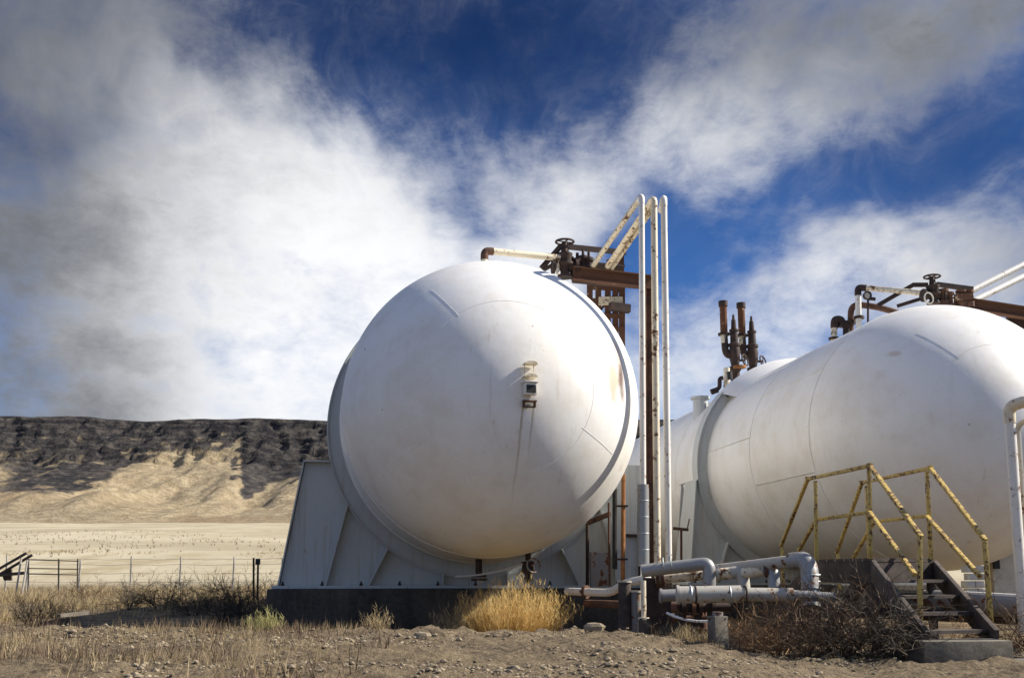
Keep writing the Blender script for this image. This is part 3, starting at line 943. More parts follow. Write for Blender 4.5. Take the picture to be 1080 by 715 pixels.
MB().bar(at(604, 297, 16.25), at(690, 304.5, YB + .2), .1, .03).build('lower_angle', RUST_DARK, rack, smooth=20)

# risers: uprights and the level runs back to the valve
def riser(label, px_t, py_t, px_b, py_b, r, back, mat, sleeve=None, Y=14.26, backmat=None):
    t = thing('riser_pipe', label, 'pipe', at(px_b, py_b, Y), 'white riser pipes beside the left tank')
    top = at(px_t, py_t, Y); bot = at(px_b, py_b, Y)
    top = Vector((bot.x, bot.y, top.z)) if False else top
    MB().tube([bot, top - z3 * .12], r, 14).build('upright', mat, t)
    dirv = (back - top).normalized()
    MB().tube([top - z3 * .125, top, top + dirv * .13], r * 1.08, 14, bend=.11).build('elbow', mat, t)
    MB().tube([top + dirv * .12, back], r, 14).build('run', backmat or mat, t)
    if sleeve:
        MB().tube([at(*sleeve[0], Y), at(*sleeve[1], Y)], sleeve[2], 18).build('sleeve', SILVER, t)
        for k in range(1, 5):
            c = at(*sleeve[0], Y).lerp(at(*sleeve[1], Y), k / 5); MB().torus(c, z3, sleeve[2] + .001, .006, 18, 6).build('band', GALV, t)
    return t
riser('white riser pipe with a grey insulated sleeve at its foot', 676.5, 206.5, 678.8, 636, .044, at(625, 281, 16.2), WHITE_PIPE, ((678.0, 511), (678.4, 597), .086), backmat=CREAM)
riser('cream middle riser pipe joined by the thick sloping run', 689.5, 209.5, 693.8, 632, .05, at(641, 281, 16.2), CREAM, Y=14.31)
riser('white riser pipe nearest to the second tank', 700.0, 209.0, 705.8, 630, .048, at(697, 222, 15.2), WHITE_PIPE, Y=14.36)
thick = MB(); thick.bar(at(691, 214, 14.4), at(645, 281, 16.25), .035, .15)
tag(thick.build('cable_tray', CREAM), 'cream cable tray sloping up beside the middle riser pipe', 'cable tray')

# conduits and panels under the right flank of the first tank
def conduit(label, a, b, Ya, Yb, r, mat, clamps=()):
    t = thing('conduit', label, 'conduit', at(*b, Yb))
    MB().tube([at(*a, Ya), at(*b, Yb)], r, 10).build('pipe', mat, t)
    for c in clamps:
        k = at(a[0] + (b[0] - a[0]) * c, a[1] + (b[1] - a[1]) * c, (Ya + Yb) / 2)
        MB().box(k - Vector((.04, .02, 0)), (.22, .05, .03)).build('clamp', RUST_DARK, t, smooth=20)
    return t
conduit('orange rusted conduit rising under the right flank of the left tank', (657.5, 500), (657, 612), 15.6, 15.6, .033, RUST_ORANGE, (.3, .8))
conduit('black vertical conduit next to the orange rusted one', (648.5, 515), (648.5, 600), 15.7, 15.7, .04, BLACK, ())
conduit('slim rust brown conduit nearest the tank belly', (642, 530), (643, 618), 15.9, 15.9, .018, RUST, ())
conduit('dark post between the saddle and the conduits', (619.5, 552), (619.5, 620), 16.9, 16.9, .03, RUST_DARK, ())
hb = MB(); hb.bar(at(620, 551, 16.8), at(643, 542, 16.0), .05, .07)
tag(hb.build('steel_bracket', RUST), 'rust brown bracket sloping up under the tank belly', 'bracket')
pan = thing('sheet_panel', 'ribbed galvanised panel behind the riser pipe sleeve', 'panel', at(668, 612, 16.2))
m_ = MB()
for k in range(9):
    x0 = 661 + k * 1.7
    m_.bar(at(x0, 565, 16.2), at(x0, 614, 16.2), .025 if k % 2 else .03, .03 if k % 2 else .015, up=(0, 1, 0))
m_.build('sheet', GALV, pan, smooth=20)
MB().bar(at(660, 564.5, 16.15), at(676, 565, 16.15), .05, .05).build('top_bar', RUST_DARK, pan, smooth=20)
MB().bar(at(675, 565, 16.15), at(675, 612, 16.15), .05, .05, up=(0, 1, 0)).build('side_bar', RUST_DARK, pan, smooth=20)
wpn = MB(); wpn.box(at(666, 545, 17.4) - z3 * .1, (.6, .05, 2.0))
tag(wpn.build('white_board', SADDLE, smooth=20), 'pale upright board seen between the tank flank and riser sleeve', 'board')
bx = MB(); bx.box(at(632, 600, 16.5), (.30, .25, .55))
tag(bx.build('junction_box', STEEL_GREY, smooth=20, bevel=.01), 'low grey box on the pad beside the dark post', 'box')

# ------------------------------------------------------------------ pipe bundle in front of the second tank
def pipeline(label, segs, parent_loc, group=None):
    """segs: (part name, material, points, radius, bend)"""
    t = thing('pipeline', label, 'pipe', parent_loc, group)
    for (nm, mat, pts, r, bend) in segs:
        MB().tube(pts, r, 18, bend=bend).build(nm, mat, t)
    return t
def flange_on(t, p, ax, r, mat, th=.045):
    MB().disc_flange(p, ax, r, th, 22).build('flange', mat, t)
YA = 12.9
t = pipeline('dull silver pipe that receives the white risers and elbows down', [
    ('pipe', SILVER, [at(677, 602, YA), at(737, 595, YA - .15)], .083, 0),
    ('elbow', SILVER, [at(735, 595.3, YA - .15), at(748, 593.8, YA - .2), at(748, 612, YA - .2)], .082, .17),
    ('drop_leg', SILVER, [at(748, 609, YA - .2), at(748, 626, YA - .2)], .083, 0)], at(712, 640, YA))
for (px, py) in ((700, 598), (708, 597)):
    q = at(px, py, YA - .09)
    MB().torus(q + z3 * .03, Vector((1, -.2, .1)), .086, .010, 24, 6).build('clamp', GALV, t)
YBp = 13.4
t = pipeline('long silver lagged pipe ending in a big wrinkled elbow by the stairs', [
    ('pipe', PALE_LAG, [at(748, 602, YBp), at(838, 591.5, 12.2)], .078, 0),
    ('elbow', SILVER, [at(834, 592, 12.2), at(853, 589.5, 12.0), at(855, 622, 11.9)], .105, .22),
    ('drop_leg', SILVER, [at(855, 612, 11.95), at(856, 640, 11.85)], .10, 0)], at(800, 640, 12.5))
for k in range(3):
    q = at(846 + k * 3, 593 + k * 6, 12.05)
    MB().torus(at(855, 606 + k * 7, 11.95), z3, .105, .012, 22, 6).build('lagging_band', GALV, t)
t = pipeline('rust streaked cream pipe passing under the silver one', [
    ('pipe', CREAM, [at(692, 611, 13.2), at(745, 606, 13.0)], .062, 0)], at(712, 640, 13.1))
flange_on(t, at(694, 611, 13.2), Vector((1, -.2, .08)), .1, RUST)
flange_on(t, at(699, 610.5, 13.17), Vector((1, -.2, .08)), .1, RUST)
t = pipeline('short pale pipe with rusted top and twin elbows', [
    ('pipe', CREAM, [at(752, 606, 13.0), at(776, 603.5, 12.9)], .075, 0),
    ('elbow', PALE_LAG, [at(772, 604, 12.9), at(783, 602.5, 12.85), at(785, 622, 12.8)], .08, .17)], at(770, 640, 12.9))
flange_on(t, at(757, 605.5, 13.0), Vector((1, -.2, .05)), .1, PALE_LAG)
t = pipeline('cream and rust pipe with dark elbow beside the yellow stairs', [
    ('pipe', CREAM, [at(784, 604.5, 12.8), at(808, 600.5, 12.6)], .068, 0),
    ('elbow', SILVER, [at(805, 601, 12.6), at(815, 599, 12.55), at(817, 620, 12.5)], .075, .15)], at(800, 640, 12.7))
flange_on(t, at(808, 600.6, 12.58), Vector((1, -.3, .1)), .1, RUST)
# lower, nearer pipes
YE = 11.2
t = pipeline('fat pale capped pipe lying lowest and nearest in the bundle', [
    ('pipe', PALE_LAG, [at(716, 627, YE), at(781, 626, YE)], .095, 0),
    ('thin_run', PALE_LAG, [at(780, 626.5, YE), at(836, 627, YE)], .075, 0),
    ('thin_run', SILVER, [at(836, 627, YE), at(880, 630, YE - .05)], .055, 0)], at(770, 650, YE))
flange_on(t, at(715, 627, YE), Vector((1, -.05, 0)), .105, PALE_LAG, .03)
for px in (728, 733, 769, 786): MB().torus(at(px, 626.7, YE), Vector((1, 0, 0)), .092, .012, 22, 6).build('lagging_band', RUST_DARK if px in (733, 786) else GALV, t)
t = pipeline('stub of grey capped pipe tucked behind the fat pale one', [
    ('pipe', SILVER, [at(697, 628, 12.0), at(722, 627, 12.0)], .072, 0)], at(708, 650, 12.0))
flange_on(t, at(697, 628, 12.0), Vector((1, 0, 0)), .085, STEEL_GREY, .03)
t = pipeline('dark flanged pipe in the shade below the fat pale pipe', [
    ('pipe', RUST_DARK, [at(712, 641, 11.4), at(770, 640, 11.4)], .05, 0)], at(740, 655, 11.4))
for px in (720, 731, 738, 752): flange_on(t, at(px, 640.8, 11.4), Vector((1, 0, 0)), .095, RUST_DARK if px != 731 else RUST, .04)
flange_on(t, at(712, 640, 11.4), Vector((1, -.4, 0)), .06, RUST, .07)
t = pipeline('pale pipe with a kink running from the pad towards the column', [
    ('pipe', WHITE_PIPE, [at(598, 623.5, 15.6), at(645, 625, 14.6), at(658, 615, 14.3), at(684, 610, 13.9)], .058, .2)], at(640, 650, 14.8))
flange_on(t, at(618, 624, 15.2), Vector((1, -.8, 0)), .1, RUST)
t = pipeline('brown pipe half hidden on the dark side of the pad', [
    ('pipe', RUST, [at(618, 636, 15.2), at(660, 637.5, 14.4)], .055, 0)], at(640, 652, 14.8))
# right of the stairs
t = pipeline('large dark pipe with a painted top highlight passing under the yellow stairs', [
    ('pipe', STEEL_GREY, [at(930, 634, 13.0), at(1010, 636, 12.2), at(1140, 644, 11.2)], .125, .3),
    ('highlight_strip', WHITE_PIPE, [at(930, 624.2, 12.98), at(1010, 625.4, 12.18), at(1140, 632.6, 11.18)], .03, .3)], at(1020, 655, 12))  # thin white tube stands in for the sunlit highlight along the pipe
t = pipeline('low thin dark pipe beneath the large one by the stairs', [
    ('pipe', RUST_DARK, [at(900, 645, 12.7), at(1140, 655, 11.6)], .07, 0)], at(1020, 660, 12.2))

# column base, thin standpipe, pier and small litter of the manifold
sp_ = thing('standpipe', 'thin pale standpipe with flanged foot in front of the rust column', 'pipe', at(678.5, 657, 12.6))
MB().tube([at(678.5, 612, 12.6), at(679, 651, 12.6)], .033, 10).build('pipe', CREAM, sp_)
MB().disc_flange(at(679, 652, 12.6), z3, .07, .03).build('foot_flange', CREAM, sp_)
MB().box(at(679.5, 663, 12.6), (.13, .13, .26)).build('footing', CONC_DARK, sp_, smooth=20)
rp = MB(); rp.box(at(694, 634, 13.4), (.36, .22, .62))
tag(rp.build('steel_pedestal', RUST_DARK, smooth=20, bevel=.01), 'dark red brown steel pedestal under the cream flanged pipe', 'pedestal')
for i, (px, py, w, h, lb) in enumerate(((659, 640, .17, .75, 'olive grey drum post nearest the pad corner'), (671, 646, .15, .62, 'shorter pale capped post beside the olive one'))):
    t = thing('pipe_support', lb, 'post', at(px, py + h * 38, 13.6), 'posts beside the rust column')
    MB().tube([at(px, py, 13.6) + z3 * (h * .45), at(px, py, 13.6) - z3 * (h * .5)], w / 2, 14).build('post', STEEL_GREY if i else PLANK, t)
    MB().disc_flange(at(px, py, 13.6) + z3 * (h * .45), z3, w / 2 + .015, .025).build('cap', PALE_LAG, t)
pr = thing('pipe_pier', 'pale square pier holding up the end of the fat pipe', 'pier', at(757, 683, 10.6))
MB().box(at(757, 668, 10.6) , (.15, .15, .36), Matrix.Rotation(.35, 3, 'Z')).build('block', CONC, pr, smooth=20, bevel=.008)
MB().tube([at(757, 652.5, 10.6), at(757, 645, 10.6)], .055, 12).build('cradle', STEEL_GREY, pr)
MB().box(at(766, 667, 10.75), (.025, .10, .34)).build('side_plate', CREAM, pr, smooth=20)
MB().bar(at(748, 652, 10.65), at(766, 652, 10.6), .12, .02).build('cap_plate', RUST_DARK, pr, smooth=20)
hose = MB(); hose.tube([at(703, 646, 11.2), at(712, 650, 11.15), at(722, 653, 11.1), at(735, 655, 11.05), at(748, 655, 10.9)], .014, 7)
tag(hose.build('hose', WHITE_PIPE), 'thin pale hose hanging below the dark flanged pipe', 'hose')
for i, (px, py, lb) in enumerate(((720, 648, 'dark stub valve under the fat pipe beside the hose'), (736, 648, 'small dark valve in the shade nearest the pale pier'))):
    t = thing('small_valve', lb, 'valve', at(px, py + 14, 11.4), 'small valves under the pipes')
    MB().lathe([(0, 0), (0, .06), (.05, .06), (.06, .035), (.14, .05), (.2, .05), (.21, .02), (.3, .018), (.3, 0)], at(px, py + 12, 11.4), z3, 12).build('valve_body', RUST_DARK, t)
    MB().torus(at(px, py - 6, 11.35), Vector((0, -1, .3)), .055, .009, 18, 6).build('handwheel', RUST, t)

for (a, b, Y_, r, lb) in (((705, 652), (745, 651), 11.6, .03, 'thin rusty line running low behind the pale hose'), ((726, 634), (726, 668), 11.7, .04, 'dark upright leg below the fat pipe'), ((741, 634), (742, 668), 11.75, .045, 'rust brown upright leg nearest the pale pier')):
    m_ = MB(); m_.tube([at(*a, Y_), at(*b, Y_)], r, 10)
    for q in (.12, .88): m_.disc_flange(at(*a, Y_).lerp(at(*b, Y_), q), at(*b, Y_) - at(*a, Y_), r * 2, .035, 14)
    tag(m_.build('small_pipe', RUST if 'rust' in lb else RUST_DARK), lb, 'pipe', 'small pipes under the bundle')
# small tee post before the second saddle
tp = thing('tee_post', 'thin rusty tee post before the second tank saddle', 'post', at(718.5, 600, 20.5))
MB().tube([at(718.5, 602, 20.5), at(718.5, 558, 20.5)], .025, 8).build('post', RUST, tp)
MB().bar(at(710, 557, 20.5), at(726, 558.5, 20.5), .06, .06).build('crossbar', RUST, tp, smooth=20)
MB().tube([at(725, 557, 20.5), at(727, 547, 20.5)], .014, 6).build('tip', RUST, tp)

# ------------------------------------------------------------------ fittings on the second tank
def relief(base, label=None):
    t = thing('relief_valve', label, 'relief valve', base, 'twin relief valves on the second tank')
    u = Vector((-.99, .1, 0)).normalized()
    b = MB()
    b.lathe([(-.9, 0), (-.9, .11), (.0, .11), (.05, .15), (.12, .15), (.13, .09), (.3, .125), (.5, .14), (.62, .12), (.64, .15), (.7, .15), (.72, .1), (1.0, .09), (1.02, .115), (1.06, .115), (1.07, .07), (1.3, .055), (1.32, .035), (1.44, .025), (1.44, 0)], base, z3, 18)
    b.build('valve_body', RUST_DARK, t)
    MB().tube([base + z3 * .4, base + z3 * .42 + u * .22, base + z3 * .95 + u * .24], .085, 14, bend=.2).build('side_elbow', RUST_DARK, t)
    f = MB(); c = base + u * .24
    f.disc_flange(c + z3 * .95, z3, .15, .05); f.build('outlet_flange', RUST_DARK, t)
    MB().tube([c + z3 * .72, c + z3 * .93], .085, 14).build('outlet_neck', CREAM, t)
    MB().tube([c + z3 * .95, c + z3 * 1.72], .09, 16).build('vent_stack', STACK, t)
    MB().lathe([(0, .092), (0, .115), (.13, .115), (.13, .07), (-.4, .07)], c + z3 * 1.66, z3, 16).build('stack_rim', RUST_DARK, t)
    w = MB(); hc = base + z3 * .28 + Vector((.24, -.05, 0))
    w.torus(hc, Vector((.9, -.8, .25)), .14, .02); w.tube([base + z3 * .28, hc], .03, 8); w.tube([hc + z3 * .13, hc - z3 * .13], .012, 6)
    w.build('handwheel', RUST_DARK, t)
    return t
STACK = painted('scorched white stack', (.62, .52, .42), .5, .6, scale=5)
rv = relief(at(775.5, 392, 24.0), 'rusty relief valve with vent stack, further left of the twin pair')
rv2 = dup(rv, at(794.5, 393, 24.3), 0.0, None, 'rusty relief valve with vent stack, beside the white tank hump')

ns = thing('nozzle_pipe', 'short cream nozzle with dark crank fitting below the relief valves', 'pipe', at(766, 406, 23.6))
MB().tube([at(766, 426, 23.6), at(766.5, 388, 23.6)], .075, 12).build('pipe', CREAM, ns)
MB().disc_flange(at(780, 387, 23.8), z3, .16, .05).build('flange', RUST_ORANGE, ns)
MB().tube([at(754, 412, 23.4), at(759, 409, 23.4), at(759, 399, 23.4), at(762.5, 398.5, 23.4)], .05, 10, bend=.06).build('crank', RUST_DARK, ns)
MB().tube([at(750, 413.5, 23.4), at(757, 411, 23.4)], .07, 10).build('stub', RUST_DARK, ns)
MB().tube([at(770, 400, 23.4), at(769.5, 392, 23.4)], .06, 10).build('small_stub', BLACK, ns)
mh = MB(); mh.lathe([(-.6, 0), (-.6, .18), (.0, .18), (.01, .24), (.07, .24), (.07, 0)], at(738.5, 421.5, 24.5), z3, 20)
tag(mh.build('tank_hatch', SADDLE), 'flat white hatch on the far back of the second tank', 'hatch')

YG = 19.2
g1 = thing('gooseneck_vent', 'low gooseneck vent with dark hood, furthest left on the second tank', 'vent pipe', at(881, 354, YG), 'gooseneck vents on the second tank')
MB().tube([at(879, 372, YG), at(880, 345, YG)], .06, 12).build('pipe', CREAM, g1)
MB().tube([at(880, 346, YG), at(880, 336.5, YG), at(888, 337, YG), at(888, 345, YG)], .075, 12, bend=.16).build('hood', RUST_DARK, g1)
MB().tube([at(888, 342, YG), at(893, 342, YG), at(893, 364, YG)], .075, 12, bend=.05).build('fitting', RUST_DARK, g1)
MB().disc_flange(at(879.3, 357, YG), z3, .1, .04).build('flange', RUST_DARK, g1)
g2 = thing('gooseneck_vent', 'rust brown bent pipe running low along the second tank top', 'vent pipe', at(897, 346, YG), 'gooseneck vents on the second tank')
MB().tube([at(897, 366, YG), at(897.5, 320.5, YG), at(925, 323.5, YG - .2), at(950, 331, YG - .2)], .062, 12, bend=.2).build('pipe', RUST, g2)
MB().disc_flange(at(897, 340, YG), z3, .11, .06).build('flange', RUST_DARK, g2)
g3 = thing('gooseneck_vent', 'white bent pipe with dark elbow reaching to the handwheel valve', 'vent pipe', at(906, 340, YG - .2), 'gooseneck vents on the second tank')
MB().tube([at(906, 358, YG - .2), at(905, 310, YG - .2)], .058, 12).build('upright', WHITE_PIPE, g3)
MB().tube([at(905, 312, YG - .2), at(904.7, 303, YG - .2), at(914, 304, YG - .25)], .066, 12, bend=.14).build('elbow', RUST_DARK, g3)
MB().tube([at(913, 303.6, YG - .25), at(977, 309.5, 18.2)], .054, 12).build('run', CREAM, g3)
MB().disc_flange(at(906, 335, YG - .2), z3, .1, .05).build('flange', RUST_DARK, g3)
pg = thing('pressure_gauge', 'small round dark pressure gauge on a thin stem', 'gauge', at(915.5, 336, 18.7))
MB().tube([at(915.5, 352, 18.7), at(915.5, 316, 18.7)], .022, 8).build('stem', RUST_DARK, pg)
d_ = MB(); d_.lathe([(-.04, 0), (-.04, .075), (.0, .075)], at(914.5, 312, 18.7), Vector((.1, -1, -.2)), 20); d_.torus(at(914.5, 312, 18.7) - Vector((0, .03, 0)), Vector((.1, -1, -.2)), .075, .014, 20, 6)
d_.build('dial_case', RUST_DARK, pg)
MB().lathe([(.0, 0), (.0, .06)], at(914.5, 312, 18.66), Vector((.1, -1, -.2)), 20).build('dial_face', PALE_LAG, pg)
MB().tube([at(917, 315, 18.7), at(923, 315.5, 18.7)], .035, 8).build('side_cock', RUST_DARK, pg)
valve('gate_valve', 'dark gate valve with handwheel crowning the second tank', at(985, 321, 18.0), at(985, 291, 18.0).z, .95, 'gate valves on the tank tops')
wb_ = MB(); wb_.lathe([(-.012, .095), (-.012, .112), (.012, .112), (.012, .095), (-.012, .095)], at(979.5, 314.5, 17.8), Vector((.4, -1, 0)), 20)
tag(wb_.build('hand_ring', PALE_LAG), 'pale ring wheel at the foot of the second tank valve', 'handwheel')
rl = MB(); rl.bar(at(926, 322, 18.6), at(964, 300, 18.6), .05, .08); rl.bar(at(963, 300.5, 18.6), at(979, 300.5, 18.5), .05, .08); rl.bar(at(988, 300, 18.5), at(1026, 305, 18.6), .06, .09)
rl.bar(at(946, 323, 18.4), at(975, 314, 18.2), .05, .06)
tag(rl.build('steel_angle', RUST_DARK), 'dark bent steel bar framing the second tank valve', 'steel bar')
fb = MB()
for (px, py, r) in ((995, 312, .1), (1002, 315, .08), (1014, 313, .1), (1022, 313, .09)):
    fb.lathe([(-.2, 0), (-.2, r), (-.1, r), (-.09, r * .6), (.06, r * .6), (.07, r), (.12, r), (.12, 0)], at(px, py, 18.0), z3, 12)
tag(fb.build('pipe_fittings', RUST), 'rusty fittings between the second tank valve and the sloping pipes', 'pipe fittings')
mb = MB(); ibeam(mb, at(1006, 318.5, 18.0), at(1150, 341, 18.2), .2, .16)
t = thing('rack_beam', 'rusted beam over the right shoulder of the second tank', 'beam', at(1040, 330, 18.0)); mb.build('beam', RUST_BEAM, t, smooth=20)
mb = MB(); mb.bar(at(1062, 338, 18.3), at(1150, 352, 18.3), .1, .2); mb.bar(at(1066, 345, 18.5), at(1066, 368, 18.5), .12, .12, up=(0, 1, 0)); mb.build('lower_beam', RUST_DARK, t, smooth=20)
mb = MB(); q_ = at(1143, 341, 18.2); ibeam(mb, q_ - z3 * .16, Vector((q_.x, q_.y, -.1)), .17, .15, up=(1, .1, 0)); mb.build('column', RUST, t, smooth=20)
mb = MB(); mb.bar(at(1007, 314, 17.9), at(1026, 312, 17.9), .05, .12); mb.build('clip', RUST_BEAM, t, smooth=20)
for (a, b, lb) in (((1006, 316), (1128, 255), 'upper of the two white pipes sloping out of view over the second tank'), ((1026, 318), (1128, 268), 'lower of the two white pipes sloping out of view over the second tank')):
    pz = MB(); p0 = at(*a, 18.5); p1 = at(*b, 19.6)
    pz.tube([p0, p1, Vector((p1.x, p1.y, -.1))], .06, 12, bend=.2)
    tag(pz.build('overhead_pipe', WHITE_PIPE), lb, 'pipe', 'white overhead pipes on the second tank')

# bent pipe at the right edge of the view
bp_ = thing('pipe_loop', 'tall grey pipe loop with rusty bend at the right edge', 'pipe loop', at(1080, 690, 11.0))
MB().tube([at(1080.5, 668, 11.0), at(1064.5, 437, 11.0)], .058, 14).build('upright', WHITE_PIPE, bp_)
MB().tube([at(1065, 446, 11.0), at(1064, 428.5, 11.0), at(1082, 423, 10.8)], .066, 14, bend=.16).build('elbow', CREAM, bp_)
q_ = at(1130, 408, 10.2)
MB().tube([at(1080, 423.4, 10.82), q_, Vector((q_.x, q_.y, -.05))], .06, 14, bend=.16).build('run', CREAM, bp_)
MB().tube([at(1087.5, 668, 11.1), at(1073, 447, 11.1), at(1090, 441, 10.9)], .03, 10, bend=.1).build('inner_pipe', PALE_LAG, bp_)

# pale wall standing behind the stairs
hs = thing('block_wall', 'pale block wall with a dark slot, seen under the second tank', 'wall', at(1062, 625, 17.5))
MB().box(at(1090, 590, 17.5), (1.55, .25, 1.6)).build('wall', STUCCO, hs, smooth=20)
MB().box(at(1050, 586, 17.33), (.10, .06, .44)).build('slot', BLACK, hs, smooth=20)
st_ = thing('stone_pier', 'small rough stone pier under the second tank belly', 'pier', at(1025, 632, 15.8))
k_ = MB()
for r_ in range(4):
    for c_ in range(2):
        k_.box(at(1021 + c_ * 10 + (r_ % 2) * 3, 600 + r_ * 8, 15.8), (.14, .2, .105), Matrix.Rotation(random.uniform(-.05, .05), 3, 'Z'))
k_.build('stones', STUCCO, st_, smooth=20, bevel=.012)

# ------------------------------------------------------------------ yellow crossover stairs
cs = thing('crossover_stairs', 'yellow railed crossover stairs with brown wooden platform over the pipes', 'stairs', at(930, 690, 12.2))
def rail_frame(tl, tr, rf, lf, ml, mr, mrf, mlf, posts):
    w = .045
    hand = MB()
    for a, b in ((tl, tr), (tr, rf), (tl, lf)): hand.bar(a, b, w, w)
    for q in (tl, tr): hand.box(q, (.062, .062, .062))
    hand.build('handrail', YELLOW, cs, smooth=20, bevel=.004)
    mid = MB()
    for a, b in ((ml, mr), (mr, mrf), (ml, mlf)): mid.bar(a, b, .044, .044)
    mid.build('mid_rail', YELLOW, cs, smooth=20, bevel=.004)
    for a, b in posts: MB().bar(a, b, .045, .045, up=(0, 1, 0)).build('post', YELLOW, cs, smooth=20, bevel=.004)
A = at
rail_frame(A(852, 505, 13.7), A(917.5, 491, 12.0), A(972, 566.5, 10.45), A(823.5, 576, 15.4),
           A(861, 548, 13.7), A(917, 540, 12.0), A(965, 606, 10.55), A(842, 581, 14.9),
           [(A(860, 507, 13.55), A(861, 592, 13.55)), (A(916.5, 494, 12.02), A(918, 590, 12.02)), (A(970, 566, 10.46), A(970.5, 660, 10.46)), (A(825, 576, 15.35), A(826, 622, 15.35))])
rail_frame(A(909, 509, 14.3), A(981, 493.5, 12.35), A(1039.5, 570, 10.85), A(882, 584, 15.6),
           A(922, 550, 14.2), A(977, 544, 12.4), A(1034, 608, 10.95), A(900, 588, 15.0),
           [(A(977.5, 497, 12.4), A(982, 590, 12.4)), (A(1038.5, 570, 10.86), A(1046, 668, 10.86)), (A(914, 512, 14.15), A(917, 588, 14.15)), (A(884, 584, 15.5), A(886, 622, 15.5))])
fl_, fr_, bl_, br_ = A(855, 592, 13.75), A(920, 590, 12.0), A(915, 592, 14.3), A(985, 590, 12.4)
for q in (fl_, fr_, bl_, br_): q.z = 1.12
dk = MB()
NB = 7
for k in range(NB):
    a = (k + .04) / NB; b = (k + .96) / NB
    p0, p1 = fl_.lerp(fr_, a), bl_.lerp(br_, a); p2, p3 = bl_.lerp(br_, b), fl_.lerp(fr_, b)
    dk.prism([p0, p1, p2, p3], z3 * .045)
dk.build('platform', PLANK, cs, smooth=20)
sb = MB()
sb.bar(fl_ - z3 * .13 , fr_ - z3 * .13, .05, .25); sb.build('side_beam', PLANK, cs, smooth=20, bevel=.006)
sb = MB(); sb.bar(bl_ - z3 * .13, br_ - z3 * .13, .05, .25); sb.build('side_beam', PLANK, cs, smooth=20, bevel=.006)
sb = MB(); sb.bar(fr_.lerp(br_, .05) - z3 * .13, fr_.lerp(br_, .95) - z3 * .13, .05, .24); sb.build('end_beam', PLANK, cs, smooth=20)
sb = MB(); sb.bar(fl_.lerp(bl_, .05) - z3 * .13, fl_.lerp(bl_, .95) - z3 * .13, .05, .24); sb.build('end_beam', PLANK, cs, smooth=20)
ft_f, ft_b = A(978, 682, 10.05), A(1051, 680, 10.3)
ft_f.z = ft_b.z = .30
for a, b in ((fr_, ft_f), (br_, ft_b)):
    s_ = MB(); s_.bar(a - z3 * .10, b, .05, .26); s_.build('stringer', PLANK, cs, smooth=20, bevel=.006)
ff_f, ff_b = fl_ + (fl_ - fr_).normalized() * 1.8, bl_ + (bl_ - br_).normalized() * 1.5
ff_f.z = ff_b.z = .12
for a, b in ((fl_, ff_f), (bl_, ff_b)):
    s_ = MB(); s_.bar(a - z3 * .10, b, .05, .26); s_.build('stringer', PLANK, cs, smooth=20, bevel=.006)
for (a, b, c, d, nn) in ((fr_, br_, ft_f, ft_b, 4), (fl_, bl_, ff_f, ff_b, 4)):
    for k in range(1, nn + 1):
        f_ = k / (nn + .6)
        p, q = (a - z3 * .06).lerp(c, f_), (b - z3 * .06).lerp(d, f_)
        MB().bar(p.lerp(q, .04), p.lerp(q, .96), .24, .035).build('tread', PLANK, cs, smooth=20)
for q in (fl_, fr_, bl_, br_):
    lg = MB(); lg.bar(q - z3 * .02 - (q - (fl_ + fr_ + bl_ + br_) / 4).normalized() * .06, Vector((q.x, q.y, gz(q.x, q.y) - .1)) - (q - (fl_ + fr_ + bl_ + br_) / 4).normalized() * .06, .08, .08, up=(0, 1, 0))
    lg.build('leg', PLANK, cs, smooth=20)
eb = MB(); ebc = A(1011, 682, 10.05); eb.box((ebc.x, ebc.y, .19), (.92, .36, .30), Matrix.Rotation(.12, 3, 'Z'))
tag(eb.build('concrete_step', CONC, smooth=20, bevel=.015), 'pale concrete block at the foot of the yellow stairs', 'concrete step')
sl = MB(); slc = A(1095, 694, 10.0); sl.box((slc.x, slc.y, .10), (.9, .3, .12), Matrix.Rotation(.2, 3, 'Z'))
tag(sl.build('concrete_slab', CONC, smooth=20, bevel=.015), 'low concrete slab right of the block under the stairs', 'slab')

# ------------------------------------------------------------------ fence, old gate, standpipes on the plain
fence = thing('wire_fence', 'thin wire fence with pale posts crossing the dry plain', 'fence', at(160, 625, 47))
YF = 47.0
tops = [(5, 585), (27, 584), (83, 589), (137, 586), (189, 587), (245, 587), (297, 588), (350, 588), (404, 588), (458, 588)]
prev = None
for (px, py) in tops:
    b0 = at(px, 626, YF); b0.z = gz(b0.x, b0.y) - .1; t0 = at(px, py, YF)
    MB().tube([b0, Vector((b0.x + random.uniform(-.03, .03), b0.y, t0.z))], .036, 7).build('post', WOODPOST, fence)
wr = MB()
for h in (.55, .95, 1.35, 1.6):
    pts = []
    for i, (px, py) in enumerate(tops):
        p = at(px, 626, YF); p.z = gz(p.x, p.y) + h
        pts.append(p)
        if i < len(tops) - 1:
            q = at((px + tops[i + 1][0]) / 2, 626, YF); q.z = gz(q.x, q.y) + h - .04; pts.append(q)
    wr.tube(pts, .0075, 4)
wr.build('wire', STEEL_GREY, fence)
DARKWOOD = plain_noise('old brown wood', (.10, .085, .065), (.2, .17, .13), 8, .9, .5, .008, .2)
panel = thing('field_gate', 'low brown field gate panel hung between two short posts on the plain', 'gate', at(45, 626, 44))
for px in (30, 62, 82):
    p = at(px, 626, 44); MB().bar(Vector((p.x, p.y, -.1)), at(px, 589, 44), .055, .055, up=(0, 1, 0)).build('post', DARKWOOD, panel, smooth=20)
for py in (590, 599, 605): MB().bar(at(29, py, 44), at(83, py + (1.5 if py == 590 else 1), 44), .035, .04).build('rail', PLANK, panel, smooth=20)
old = thing('loading_chute', 'collapsed dark timber frame leaning on two pale slanted posts', 'timber frame', at(20, 625, 38))
